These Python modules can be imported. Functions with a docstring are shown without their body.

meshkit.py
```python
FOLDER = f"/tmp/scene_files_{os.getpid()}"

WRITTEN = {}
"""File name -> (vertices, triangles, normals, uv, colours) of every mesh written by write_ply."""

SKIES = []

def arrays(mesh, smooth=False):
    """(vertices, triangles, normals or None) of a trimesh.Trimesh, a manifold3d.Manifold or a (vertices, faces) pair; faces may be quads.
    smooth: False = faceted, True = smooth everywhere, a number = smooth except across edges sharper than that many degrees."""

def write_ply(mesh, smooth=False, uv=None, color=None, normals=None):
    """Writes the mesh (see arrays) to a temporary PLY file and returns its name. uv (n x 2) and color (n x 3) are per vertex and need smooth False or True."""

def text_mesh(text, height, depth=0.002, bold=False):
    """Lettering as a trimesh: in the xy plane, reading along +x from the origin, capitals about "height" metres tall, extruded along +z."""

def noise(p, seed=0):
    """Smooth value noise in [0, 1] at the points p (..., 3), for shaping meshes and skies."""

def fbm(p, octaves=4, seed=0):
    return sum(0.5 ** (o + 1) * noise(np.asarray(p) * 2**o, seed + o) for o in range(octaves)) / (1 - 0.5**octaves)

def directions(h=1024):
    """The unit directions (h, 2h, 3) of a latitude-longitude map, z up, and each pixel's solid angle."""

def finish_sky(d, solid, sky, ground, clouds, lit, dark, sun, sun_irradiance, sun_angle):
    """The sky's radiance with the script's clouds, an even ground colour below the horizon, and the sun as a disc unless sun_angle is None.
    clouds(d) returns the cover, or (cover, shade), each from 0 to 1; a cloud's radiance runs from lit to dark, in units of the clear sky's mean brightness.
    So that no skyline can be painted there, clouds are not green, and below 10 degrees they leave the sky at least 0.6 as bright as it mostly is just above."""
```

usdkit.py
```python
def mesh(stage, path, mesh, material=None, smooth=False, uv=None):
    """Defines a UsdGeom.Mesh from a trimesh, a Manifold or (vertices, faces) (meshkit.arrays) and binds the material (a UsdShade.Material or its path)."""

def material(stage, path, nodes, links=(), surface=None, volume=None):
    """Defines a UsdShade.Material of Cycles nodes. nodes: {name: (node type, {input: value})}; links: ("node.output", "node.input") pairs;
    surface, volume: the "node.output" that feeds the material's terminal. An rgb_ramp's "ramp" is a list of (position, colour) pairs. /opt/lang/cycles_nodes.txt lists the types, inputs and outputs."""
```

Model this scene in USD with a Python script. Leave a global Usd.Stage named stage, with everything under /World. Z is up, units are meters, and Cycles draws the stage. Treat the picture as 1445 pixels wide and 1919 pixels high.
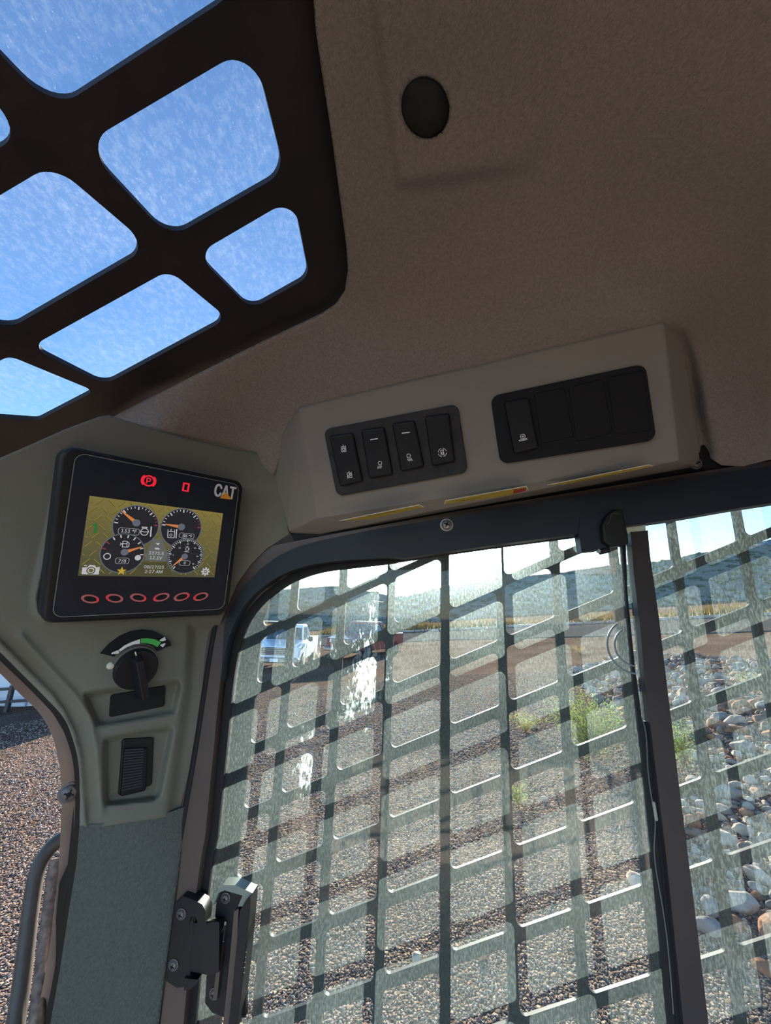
import math, random
import numpy as np, trimesh, shapely, manifold3d, usdkit, meshkit
from shapely.geometry import Polygon, Point, LineString
from shapely.ops import unary_union
from scipy.interpolate import RBFInterpolator
from scipy.spatial import Delaunay
from pxr import Usd, UsdGeom, UsdLux, UsdShade, Gf, Vt, Sdf

random.seed(7)
rng = np.random.default_rng(7)
stage = Usd.Stage.CreateInMemory()
UsdGeom.Xform.Define(stage, '/World')

# ------------------------------------------------------------------ camera, sky, sun, exposure
EXPOSURE = 0.75
SUN = 66000.0
SKY = 0.128
W, H, CX, CY, F = 1445, 1919, 722.5, 959.5, 760.0
EYE = np.array([0, 0, 1.75])                       # the phone, 1.75 m above the gravel
_u = np.array([834 - CX, -2050 - CY, F]); _u /= np.linalg.norm(_u)            # up (vertical vanishing point)
_y = np.array([790 - CX, 0, F]); _y[1] = -(_u[0] * _y[0] + _u[2] * _y[2]) / _u[1]; _y /= np.linalg.norm(_y)
R = np.stack([np.cross(_y, _u), _y, _u])           # cab axes: x to the rear, y out of the side window, z up
M = Gf.Matrix4d(1)
_rows = [R @ np.array([1, 0, 0]), R @ np.array([0, -1, 0]), R @ np.array([0, 0, -1])]
for i in range(3):
    M.SetRow3(i, Gf.Vec3d(*map(float, _rows[i])))
M.SetTranslateOnly(Gf.Vec3d(*map(float, EYE)))
cam = UsdGeom.Camera.Define(stage, '/World/camera')
cam.CreateHorizontalApertureAttr(36.0)
cam.CreateFocalLengthAttr(36.0 * F / W)
cam.CreateClippingRangeAttr(Gf.Vec2f(0.02, 5000))
cam.CreateExposureAttr(EXPOSURE)
UsdGeom.Xformable(cam).AddTransformOp().Set(M)


def ray(u, v):
    return R @ np.array([u - CX, v - CY, F])


def rays(p):
    p = np.asarray(p, float)
    return np.stack([p[:, 0] - CX, p[:, 1] - CY, np.full(len(p), F)], 1) @ R.T


SUN_DIR = ray(836, 995); SUN_DIR /= np.linalg.norm(SUN_DIR)
sun_az, sun_el = math.atan2(SUN_DIR[0], SUN_DIR[1]), math.asin(SUN_DIR[2])
m = usdkit.material(stage, '/World/Looks/sky', {
    "s": ("sky_texture", {"sky_type": "multiple_scattering", "sun_disc": False, "sun_elevation": sun_el, "sun_rotation": sun_az, "aerosol_density": 0.3, "ozone_density": 1.6}),
    "b": ("background_shader", {"strength": SKY})}, [("s.color", "b.color")], surface="b.background")
dome = UsdLux.DomeLight.Define(stage, '/World/sky_light')
UsdShade.MaterialBindingAPI.Apply(dome.GetPrim()).Bind(m)
sun = UsdLux.DistantLight.Define(stage, '/World/sun_light')
sun.CreateIntensityAttr(SUN); sun.CreateAngleAttr(0.53); sun.CreateColorAttr(Gf.Vec3f(1.0, 0.91, 0.80))
UsdGeom.Xformable(sun).AddTransformOp().Set(Gf.Matrix4d().SetLookAt(Gf.Vec3d(0, 0, 0), Gf.Vec3d(*map(float, -SUN_DIR)), Gf.Vec3d(0, 0, 1)).GetInverse())

# ------------------------------------------------------------------ materials
LK = '/World/Looks/'


def mat(name, color, rough=0.6, metal=0.0, vary=0.0, scale=20.0, bump=0.0, bscale=200.0, color2=None, spec=0.5, emit=0.0, sheen=0.0, coat=0.0, detail=3.0, stretch=None):
    n = {"p": ("principled_bsdf", {"base_color": color, "roughness": rough, "metallic": metal, "specular_ior_level": spec, "sheen_weight": sheen, "coat_weight": coat})}
    l = []
    if emit:
        n["p"][1].update(emission_color=color, emission_strength=emit)
    if vary or color2 or bump:
        n["g"] = ("geometry", {})
    if vary or color2:
        c2 = color2 or tuple(c * (1 - vary) for c in color)
        n["n"] = ("noise_texture", {"scale": scale, "detail": detail, "roughness": 0.6})
        if stretch:
            n["map"] = ("mapping", {"scale": stretch}); l += [("g.position", "map.vector"), ("map.vector", "n.vector")]
        else:
            l += [("g.position", "n.vector")]
        n["r"] = ("rgb_ramp", {"ramp": [(0.3, color), (0.7, c2)]})
        l += [("n.fac", "r.fac"), ("r.color", "p.base_color")]
        if emit:
            l += [("r.color", "p.emission_color")]
    if bump:
        n["bn"] = ("noise_texture", {"scale": bscale, "detail": 2.0})
        n["b"] = ("bump", {"strength": 1.0, "distance": bump})
        l += [("g.position", "bn.vector"), ("bn.fac", "b.height"), ("b.normal", "p.normal")]
    return usdkit.material(stage, LK + name, n, l, surface="p.BSDF")


FELT = mat('headliner_felt', (.285, .243, .217), .95, vary=.16, scale=330, bump=.0012, bscale=650, spec=.15, color2=(.215, .18, .16))
PFELT = mat('pillar_felt', (.115, .125, .112), .95, scale=300, bump=.0012, bscale=600, spec=.15, color2=(.085, .094, .084))
PLASTIC = mat('trim_plastic', (.150, .145, .116), .55, vary=.10, scale=6, bump=.00015, bscale=900, spec=.35)
CPLASTIC = mat('console_plastic', (.225, .195, .165), .55, vary=.08, scale=6, bump=.00015, bscale=900, spec=.35)
STEEL = mat('black_steel', (.018, .017, .018), .5, color2=(.034, .028, .026), scale=26, bump=.0003, bscale=120, spec=.4)
ROOFST = mat('roof_steel', (.011, .0095, .011), .6, color2=(.027, .018, .018), scale=14, bump=.0005, bscale=90, spec=.3, detail=6)
FRAME = mat('frame_paint', (.085, .060, .053), .40, vary=.3, scale=10, bump=.0001, bscale=300, spec=.5)
BEAM = mat('beam_paint', (.009, .015, .024), .5, color2=(.014, .019, .027), scale=8, spec=.35)
RUBBER = mat('rubber', (.010, .010, .011), .7, spec=.3)
BLACK = mat('black_plastic', (.008, .0085, .010), .42, vary=.3, scale=40, bump=.0001, bscale=700, spec=.35)
BLACK2 = mat('black_plastic_blank', (.007, .007, .008), .6, spec=.25)
DUSTY = mat('dusty_black', (.010, .010, .011), .75, color2=(.03, .026, .023), scale=60, detail=5)
GLOSSF = mat('display_face', (.008, .012, .020), .28, spec=.4, vary=.2, scale=60)
CHROME = mat('screw_steel', (.30, .29, .28), .4, metal=.8)
LSCREW = mat('latch_screw', (.14, .125, .125), .4, metal=.6)
DARKSCREW = mat('dark_screw', (.13, .12, .12), .4, metal=.6)
GUARD = mat('guard_steel', (.012, .013, .014), .55, color2=(.025, .024, .022), scale=60, spec=.35)
CREAM = mat('foam_strip', (.62, .60, .48), .8)
WHITEP = mat('white_print', (.75, .74, .72), .6)
LINEP = mat('edge_line', (.20, .20, .20), .5)
YELLOWP = mat('yellow_print', (.68, .47, .05), .5)
ORANGEP = mat('orange_print', (.75, .30, .03), .5)
GREENP = mat('green_print', (.06, .42, .08), .5)
REDP = mat('red_print', (.5, .05, .03), .5)
CLEARP = mat('spacer_plastic', (.62, .70, .60), .4)


def em(name, c, s=1.0):
    s = s / 2 ** EXPOSURE
    return usdkit.material(stage, LK + name, {"p": ("principled_bsdf", {"base_color": tuple(.15 * x for x in c), "roughness": .4, "emission_color": c, "emission_strength": s})}, [], surface="p.BSDF")


S_DARK = em('screen_dark', (.010, .011, .016))
S_RIM = em('screen_rim', (.10, .11, .14))
S_WHITE = em('screen_white', (.42, .42, .43))
S_GREY = em('screen_grey', (.10, .105, .10))
S_ORANGE = em('screen_orange', (.50, .17, .05))
S_RED = em('screen_red', (.22, .03, .03))
S_YEL = em('screen_star', (.45, .30, .03))
S_GREEN = em('screen_green', (.02, .13, .03))
S_PLATE = em('screen_plate_mark', (.20, .16, .035))
S_PLATE2 = em('screen_plate_shadow', (.075, .062, .014))
LEDRED = em('warning_red', (.62, .012, .03), 1.2)
RINGRED = em('button_ring_red', (.40, .03, .04), 0.9)
RINGPINK = em('button_ring_pink', (.22, .06, .065), 1.0)

# olive screen background: the displayed picture is brighter at its top
S_BG = usdkit.material(stage, LK + 'screen_olive', {
    "g": ("geometry", {}), "x": ("separate_xyz", {}), "n": ("noise_texture", {"scale": 25.0, "detail": 2.0}),
    "mr": ("map_range", {"from_min": 1.75 + .030, "from_max": 1.75 + .130, "to_min": 0.0, "to_max": 1.0, "clamp": True}),
    "ad": ("math", {"math_type": "multiply_add", "value2": .35}), "sub": ("math", {"math_type": "subtract", "value2": .17}),
    "r": ("rgb_ramp", {"ramp": [(0.0, (.050, .048, .024)), (.45, (.10, .088, .028)), (1.0, (.215, .165, .035))]}),
    "p": ("principled_bsdf", {"base_color": (.03, .03, .02), "roughness": .35, "emission_strength": 2 ** -EXPOSURE})},
    [("g.position", "x.vector"), ("x.z", "mr.value"), ("g.position", "n.vector"), ("n.fac", "ad.value1"), ("mr.result", "ad.value3"), ("ad.value", "sub.value1"), ("sub.value", "r.fac"), ("r.color", "p.emission_color")], surface="p.BSDF")


def dusty_glass(name, tint, base, amount, nscale, smears=(), streak=(1, 1, .35), dust=(.66, .84, .86), gloss=True, smear_gain=1.0):
    """One clear pane with a film of dust on its face: the dust scatters light that falls on it from either side."""
    n = {"g": ("geometry", {}), "t": ("transparent_bsdf", {"color": tint}), "tl": ("translucent_bsdf", {"color": dust}), "df": ("diffuse_bsdf", {"color": dust}),
         "d": ("mix_closure", {"fac": .16}), "d2": ("mix_closure", {"fac": .50}), "rf": ("refraction_bsdf", {"color": dust, "roughness": .62, "IOR": 1.20}), "map": ("mapping", {"scale": streak}), "n1": ("noise_texture", {"scale": nscale, "detail": 4.0, "roughness": .7}),
         "n2": ("noise_texture", {"scale": 9.0, "detail": 2.0}), "n3": ("noise_texture", {"scale": nscale * 2.6, "detail": 3.0, "roughness": .75}),
         "r1": ("map_range", {"from_min": .45, "from_max": .85, "to_min": 0.0, "to_max": amount, "clamp": True}),
         "r3": ("map_range", {"from_min": .62, "from_max": .72, "to_min": 0.0, "to_max": amount * 1.3, "clamp": True}),
         "r2": ("map_range", {"from_min": .3, "from_max": .7, "to_min": .65, "to_max": 1.35, "clamp": True}),
         "s1": ("math", {"math_type": "add"}), "s2": ("math", {"math_type": "add", "value2": base}), "s3": ("math", {"math_type": "multiply"}),
         "bf": ("math", {"math_type": "subtract", "value1": 1.0}), "f": ("math", {"math_type": "multiply", "use_clamp": True}), "mx": ("mix_closure", {})}
    l = [("g.position", "map.vector"), ("map.vector", "n1.vector"), ("map.vector", "n3.vector"), ("g.position", "n2.vector"), ("n1.fac", "r1.value"), ("n3.fac", "r3.value"), ("n2.fac", "r2.value"),
         ("r1.result", "s1.value1"), ("r3.result", "s1.value2"), ("s1.value", "s2.value1"), ("s2.value", "s3.value1"), ("r2.result", "s3.value2"),
         ("g.backfacing", "bf.value2"), ("tl.BSDF", "d2.closure1"), ("rf.BSDF", "d2.closure2"), ("d2.closure", "d.closure1"), ("df.BSDF", "d.closure2")]
    last = "s3.value"
    for i, (c, size, lo, amt) in enumerate(smears):
        n[f"vs{i}"] = ("vector_math", {"vector_math_type": "subtract", "math_type": "subtract", "vector2": c})
        n[f"vs{i}"][1].pop("vector_math_type")
        n[f"vd{i}"] = ("vector_math", {"math_type": "divide", "vector2": size})
        n[f"vl{i}"] = ("vector_math", {"math_type": "length"})
        n[f"vm{i}"] = ("map_range", {"from_min": 1.0, "from_max": .15, "to_min": 0.0, "to_max": .34, "clamp": True})
        n[f"vn{i}"] = ("noise_texture", {"scale": 210.0, "detail": 5.0, "roughness": .7, "distortion": .4})
        n[f"va{i}"] = ("math", {"math_type": "add"})
        n[f"vt{i}"] = ("map_range", {"from_min": lo, "from_max": lo + .10, "to_min": 0.0, "to_max": amt, "clamp": True})
        n[f"vx{i}"] = ("math", {"math_type": "maximum"})
        l += [("g.position", f"vs{i}.vector1"), (f"vs{i}.vector", f"vd{i}.vector1"), (f"vd{i}.vector", f"vl{i}.vector1"), (f"vl{i}.value", f"vm{i}.value"),
              ("map.vector", f"vn{i}.vector"), (f"vn{i}.fac", f"va{i}.value1"), (f"vm{i}.result", f"va{i}.value2"), (f"va{i}.value", f"vt{i}.value"), (last, f"vx{i}.value1"), (f"vt{i}.result", f"vx{i}.value2")]
        last = f"vx{i}.value"
    l += [(last, "f.value1"), ("bf.value", "f.value2"), ("f.value", "mx.fac"), ("t.BSDF", "mx.closure1"), ("d.closure", "mx.closure2")]
    if not gloss:
        return usdkit.material(stage, LK + name, n, l, surface="mx.closure")
    n["gl"] = ("glossy_bsdf", {"color": (1, 1, 1), "roughness": .02})
    n["fr"] = ("fresnel", {"IOR": 1.45}); n["ff"] = ("math", {"math_type": "multiply"}); n["out"] = ("mix_closure", {})
    l += [("fr.fac", "ff.value1"), ("bf.value", "ff.value2"), ("ff.value", "out.fac"), ("mx.closure", "out.closure1"), ("gl.BSDF", "out.closure2")]
    return usdkit.material(stage, LK + name, n, l, surface="out.closure")


# ------------------------------------------------------------------ naming helpers
_names = {}


def numbered(parent, name):
    k = (parent, name)
    i = _names.get(k, 0); _names[k] = i + 1
    return f"{parent}/{name}" + (f"_{i:03d}" if i else "")


def tag(prim, label=None, cat=None, group=None, kind=None):
    for k, x in (('label', label), ('category', cat), ('group', group), ('kind', kind)):
        if x:
            prim.SetCustomDataByKey(k, x)


class Thing:
    def __init__(self, name, label=None, cat=None, base=(0, 0, 0), group=None, kind=None):
        self.path = numbered('/World', name)
        self.base = np.asarray(base, float) + EYE
        x = UsdGeom.Xform.Define(stage, self.path)
        x.AddTranslateOp().Set(Gf.Vec3d(*map(float, self.base)))
        self.prim = x.GetPrim()
        tag(self.prim, label, cat, group, kind)

    def add(self, name, mesh, material, under=None, smooth=35, label=None, kind=None):
        p = numbered(under or self.path, name)
        v, f = vf(mesh)
        pr = usdkit.mesh(stage, p, trimesh.Trimesh(v + EYE - self.base, f, process=False), material, smooth=smooth)
        tag(pr.GetPrim(), label, kind=kind)
        return p


def vf(mesh):
    if hasattr(mesh, 'to_mesh'):
        mm = mesh.to_mesh()
        return np.array(mm.vert_properties[:, :3], float), np.array(mm.tri_verts, int)
    if isinstance(mesh, tuple):
        return np.asarray(mesh[0], float), np.asarray(mesh[1], int)
    return np.array(mesh.vertices, float), np.array(mesh.faces, int)


def join(*ms):
    vs, fs, n = [], [], 0
    for mm in ms:
        v, f = vf(mm); vs.append(v); fs.append(f + n); n += len(v)
    return np.vstack(vs), np.vstack(fs)


# ------------------------------------------------------------------ planes and solids
class Plane:
    """A real plane of the cab (cab axes, eye at the origin); 2-D coordinates along e1, e2, heights towards the eye."""
    def __init__(self, n, p, e1=None):
        n = np.asarray(n, float); n = n / np.linalg.norm(n)
        p = np.asarray(p, float)
        if n @ p > 0:
            n = -n                                  # n points to the eye
        self.n, self.p = n, p
        e1 = np.array([1.0, 0, 0]) if e1 is None else np.asarray(e1, float)
        e1 = e1 - (e1 @ n) * n; self.e1 = e1 / np.linalg.norm(e1)
        self.e2 = np.cross(n, self.e1)

    def off(self, d):
        return Plane(self.n, self.p + self.n * d, self.e1)

    def hit(self, u, v):
        r = ray(u, v)
        return r * (self.p @ self.n) / (r @ self.n)

    def uv(self, pts):
        r = rays(pts)
        q = r * ((self.p @ self.n) / (r @ self.n))[:, None] - self.p
        return np.stack([q @ self.e1, q @ self.e2], 1)

    def poly(self, pts, r=0.0):
        g = Polygon(self.uv(pts))
        g = g.buffer(0)
        if r:
            g = g.buffer(-r, quad_segs=1).buffer(r, quad_segs=7) if False else rounded(g, r)
        return g

    def to3(self, xy, h=0.0):
        xy = np.asarray(xy, float)
        return self.p + xy[:, :1] * self.e1 + xy[:, 1:2] * self.e2 + np.asarray(h).reshape(-1, 1) * self.n

    def solid(self, g, h0, h1):
        out = []
        for k in (g.geoms if hasattr(g, 'geoms') else [g]):
            if k.is_empty or k.area < 1e-9:
                continue
            t = trimesh.creation.extrude_polygon(k, 1.0, engine='earcut')
            v = np.array(t.vertices)
            out.append((self.to3(v[:, :2], h0 + v[:, 2] * (h1 - h0)), np.array(t.faces)))
        return join(*out)

    def bevel(self, g, h0, h1, b=0.002):
        """A slab of a convex outline with its near edge rounded off."""
        o = np.array(g.exterior.coords)[:-1]
        pts = [self.to3(o, h0)]
        for k in range(4):
            a = math.pi / 2 * k / 3
            i = g.buffer(-b * (1 - math.cos(a)) - 1e-6)
            pts.append(self.to3(np.array(i.exterior.coords)[:-1], h1 - b + b * math.sin(a)))
        return manifold3d.Manifold.hull_points(np.vstack(pts))


def rounded(g, r):
    return g.buffer(-r, join_style='mitre').buffer(r, quad_segs=8).buffer(0)


def hull_balls(pts, r, seg=16):
    s = np.array(trimesh.creation.icosphere(2, r).vertices)
    return manifold3d.Manifold.hull_points(np.vstack([np.asarray(p) + s for p in pts]))


def tube(path, r, sides=12, closed=False):
    p = np.asarray(path, float); n = len(p)
    rr = np.broadcast_to(np.asarray(r, float), (n,))
    t = np.gradient(p, axis=0); t /= np.linalg.norm(t, axis=1)[:, None]
    a = np.array([0.3, 0.2, 0.93]); vs = []
    for i in range(n):
        a = a - (a @ t[i]) * t[i]; a /= np.linalg.norm(a); b = np.cross(t[i], a)
        th = np.linspace(0, 2 * np.pi, sides, endpoint=False)
        vs.append(p[i] + rr[i] * (np.cos(th)[:, None] * a + np.sin(th)[:, None] * b))
    v = np.vstack(vs); f = []
    for i in range(n - 1):
        for j in range(sides):
            k = (j + 1) % sides
            f += [[i * sides + j, i * sides + k, (i + 1) * sides + k], [i * sides + j, (i + 1) * sides + k, (i + 1) * sides + j]]
    v = np.vstack([v, p[:1], p[-1:]])
    for j in range(sides):
        k = (j + 1) % sides
        f += [[len(v) - 2, k, j], [len(v) - 1, (n - 1) * sides + j, (n - 1) * sides + k]]
    return v, np.array(f)


def smooth_path(pts, n=60):
    from scipy.interpolate import make_interp_spline
    p = np.asarray(pts, float); d = np.r_[0, np.cumsum(np.linalg.norm(np.diff(p, axis=0), axis=1))]
    return make_interp_spline(d, p, k=min(3, len(p) - 1))(np.linspace(0, d[-1], n))


def lathe(profile, c, axis, seg=24):
    """profile: (radius, height) pairs; axis: the direction of growing height."""
    t = trimesh.creation.revolve(np.asarray(profile, float), sections=seg)
    z = np.asarray(axis, float); z = z / np.linalg.norm(z)
    x = np.cross([0.1, 0.2, 1.0] if abs(z[2]) < .9 else [1, 0, 0], z); x /= np.linalg.norm(x); y = np.cross(z, x)
    v = np.array(t.vertices)
    return np.asarray(c) + v[:, :1] * x + v[:, 1:2] * y + v[:, 2:] * z, np.array(t.faces)


def obox(c, ax, ay, az, sx, sy, sz, b=0.0):
    h = np.array([[i, j, k] for i in (-1, 1) for j in (-1, 1) for k in (-1, 1)], float) * .5 * np.array([sx, sy, sz])
    if b:
        h = np.vstack([h * (np.array([sx, sy, sz]) - 2 * b * np.array(m)) / np.array([sx, sy, sz]) for m in ((0, 1, 1), (1, 0, 1), (1, 1, 0))])
    return manifold3d.Manifold.hull_points(np.asarray(c) + h @ np.stack([ax, ay, az]))


def axbox(lo, hi, b=0.0):
    lo, hi = np.asarray(lo, float), np.asarray(hi, float)
    return obox((lo + hi) / 2, [1, 0, 0], [0, 1, 0], [0, 0, 1], *(hi - lo), b=b)


def densify(pts, step, closed=True):
    p = np.asarray(pts, float)
    if closed:
        p = np.vstack([p, p[:1]])
    out = []
    for a, b in zip(p[:-1], p[1:]):
        n = max(1, int(np.ceil(np.linalg.norm(b - a) / step)))
        out += [a + (b - a) * i / n for i in range(n)]
    return np.array(out if closed else out + [p[-1]])


def curve(pts, n=8):
    """Catmull-Rom through the given outline points."""
    p = np.asarray(pts, float); out = []
    q = np.vstack([2 * p[0] - p[1], p, 2 * p[-1] - p[-2]])
    for i in range(1, len(q) - 2):
        for t in np.linspace(0, 1, n, endpoint=False):
            a, b, c, d = q[i - 1], q[i], q[i + 1], q[i + 2]
            out.append(.5 * (2 * b + (c - a) * t + (2 * a - 5 * b + 4 * c - d) * t * t + (3 * b - a - 3 * c + d) * t ** 3))
    return np.array(out + [p[-1]])


class Shell:
    """A smooth curved panel through known points of the cab; dist gives the distance factor along a sight line."""
    def __init__(self, ctrl):
        uv = np.array([c[:2] for c in ctrl], float)
        inv = []
        for c in ctrl:
            r = ray(c[0], c[1])
            if isinstance(c[2], Plane):
                P = c[2].hit(c[0], c[1]); inv.append(np.linalg.norm(r) / np.linalg.norm(P))
            else:
                inv.append(r['xyz'.index(c[2])] / c[3])
        self.f = RBFInterpolator(uv / 500, np.array(inv), kernel='thin_plate_spline', degree=1, smoothing=1e-4)
        self.relief = []

    def at(self, uv, lift=0.0):
        uv = np.asarray(uv, float)
        k = 1 / np.maximum(self.f(uv / 500), 60)
        r = rays(uv); n = np.linalg.norm(r, axis=1)
        d = k * n
        for fn in self.relief:
            d = d + fn(uv)
        return r / n[:, None] * (d - lift)[:, None]

    def panel(self, outer, holes=(), step=10, thick=.006):
        ob = densify(outer, step); g = Polygon(ob, [densify(h, step * .6) for h in holes]).buffer(0)
        pts = [ob] + [densify(h, step * .6) for h in holes]
        x0, y0, x1, y1 = g.bounds
        gx, gy = np.meshgrid(np.arange(x0, x1, step), np.arange(y0, y1, step))
        gx = gx + (np.arange(gy.shape[0]) % 2 * step / 2)[:, None]
        q = np.stack([gx.ravel(), gy.ravel()], 1)
        q = q[shapely.contains_xy(g.buffer(-step * .45), q[:, 0], q[:, 1])]
        p = np.vstack(pts + [q])
        t = Delaunay(p).simplices
        c = p[t].mean(1)
        t = t[shapely.contains_xy(g, c[:, 0], c[:, 1])]
        a = p[t]; s = np.cross(a[:, 1] - a[:, 0], a[:, 2] - a[:, 0])
        t = t[np.abs(s) > 1e-3]; s = s[np.abs(s) > 1e-3]
        t[s > 0] = t[s > 0][:, ::-1]
        front = self.at(p); back = front * (1 + thick / np.linalg.norm(front, axis=1))[:, None]
        n = len(p)
        e = np.vstack([t[:, [0, 1]], t[:, [1, 2]], t[:, [2, 0]]])
        key = {(int(i), int(j)) for i, j in e}
        rim = [(i, j) for i, j in key if (j, i) not in key]
        side = [[j, i, i + n] for i, j in rim] + [[j, i + n, j + n] for i, j in rim]
        return np.vstack([front, back]), np.vstack([t, t[:, ::-1] + n, np.array(side)])


def sdf(poly, uv):
    """signed distance in sight angle units (positive inside)"""
    pts = shapely.points(uv)
    d = shapely.distance(pts, poly.exterior)
    return np.where(shapely.contains(poly, pts), d, -d)


def sstep(x):
    x = np.clip(x, 0, 1)
    return x * x * (3 - 2 * x)


def lines(pl, segs, w, h=.0004, lift=0.0):
    """thin flat strokes: segs is a list of polylines in the plane's own coordinates"""
    g = unary_union([LineString(s).buffer(w / 2, cap_style='flat') for s in segs])
    return pl.solid(g, lift, lift + h)


def text(pl, s, c, height, dx=(1, 0), lift=0.0, h=.0003, anchor='c', bold=False, wide=1.0):
    t = meshkit.text_mesh(s, height, 1.0, bold)
    v = np.array(t.vertices); v[:, 0] *= wide
    lo, hi = v[:, :2].min(0), v[:, :2].max(0)
    v[:, :2] -= (lo + hi) / 2
    dx = np.asarray(dx, float) / np.linalg.norm(dx); dy = np.array([-dx[1], dx[0]])
    xy = np.asarray(c) + v[:, :1] * dx + v[:, 1:2] * dy
    return pl.to3(xy, lift + v[:, 2] * h), np.array(t.faces)


def screw(th, name, c, axis, r, material, under=None, label=None):
    a = np.asarray(axis, float) / np.linalg.norm(axis)
    prof = [(0, 0), (r * 1.25, 0), (r * 1.25, r * .18), (r, r * .22), (r * .92, r * .5), (r * .65, r * .72), (r * .3, r * .8), (r * .24, r * .45), (0, r * .45)]
    p = th.add(name, lathe(prof, c, a, 18), material, under=under, label=label)
    x = np.cross(a, [.3, .1, .9]); x /= np.linalg.norm(x); y = np.cross(a, x)
    if under is None:
        th.add('cross_recess', join(*[obox(np.asarray(c) + a * r * .72, q, np.cross(a, q), a, r * 1.15, r * .2, r * .22) for q in (x, y)]), RUBBER, under=p, smooth=False)
    return p

# ================================================================== large structure: ground, road, hills
GS = 0.105                                          # the lot rises towards the machine's rear


def ground_z(x, y):
    p = np.stack([np.asarray(x, float), np.asarray(y, float), np.zeros_like(np.asarray(x, float))], -1)
    z = -1.75 + GS * np.clip(p[..., 0], -60, 90)
    z = z + .05 * (meshkit.fbm(p * .45 + 7, 3) - .5) + .16 * (meshkit.fbm(p * .09 + 3, 2) - .5)
    bank = np.exp(-(((p[..., 0] - 4.2) / 3.0) ** 2 + ((p[..., 1] - 6.2) / 2.6) ** 2))
    return z + .14 * bank


def ground_hit(u, v):
    r = ray(u, v); t = -1.75 / (r[2] - GS * r[0])
    for _ in range(6):
        p = r * t
        t = float(ground_z(p[0], p[1])) / r[2] if abs(r[2]) > 20 else t
        t = t
    p = r * t
    return np.array([p[0], p[1], float(ground_z(p[0], p[1]))])


def grid_mesh(xs, ys, zf):
    X, Y = np.meshgrid(xs, ys); Z = zf(X, Y)
    v = np.stack([X, Y, Z], -1).reshape(-1, 3); nx = len(xs)
    i = np.arange(len(ys) - 1)[:, None] * nx + np.arange(nx - 1)[None]
    i = i.ravel()
    return v, np.vstack([np.stack([i, i + 1, i + nx + 1], 1), np.stack([i, i + nx + 1, i + nx], 1)])


def stretch(a, b, n, k=2.2):
    t = np.linspace(-1, 1, n)
    s = np.sign(t) * (np.exp(k * np.abs(t)) - 1) / (np.exp(k) - 1)
    return (a + b) / 2 + s * (b - a) / 2


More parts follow.
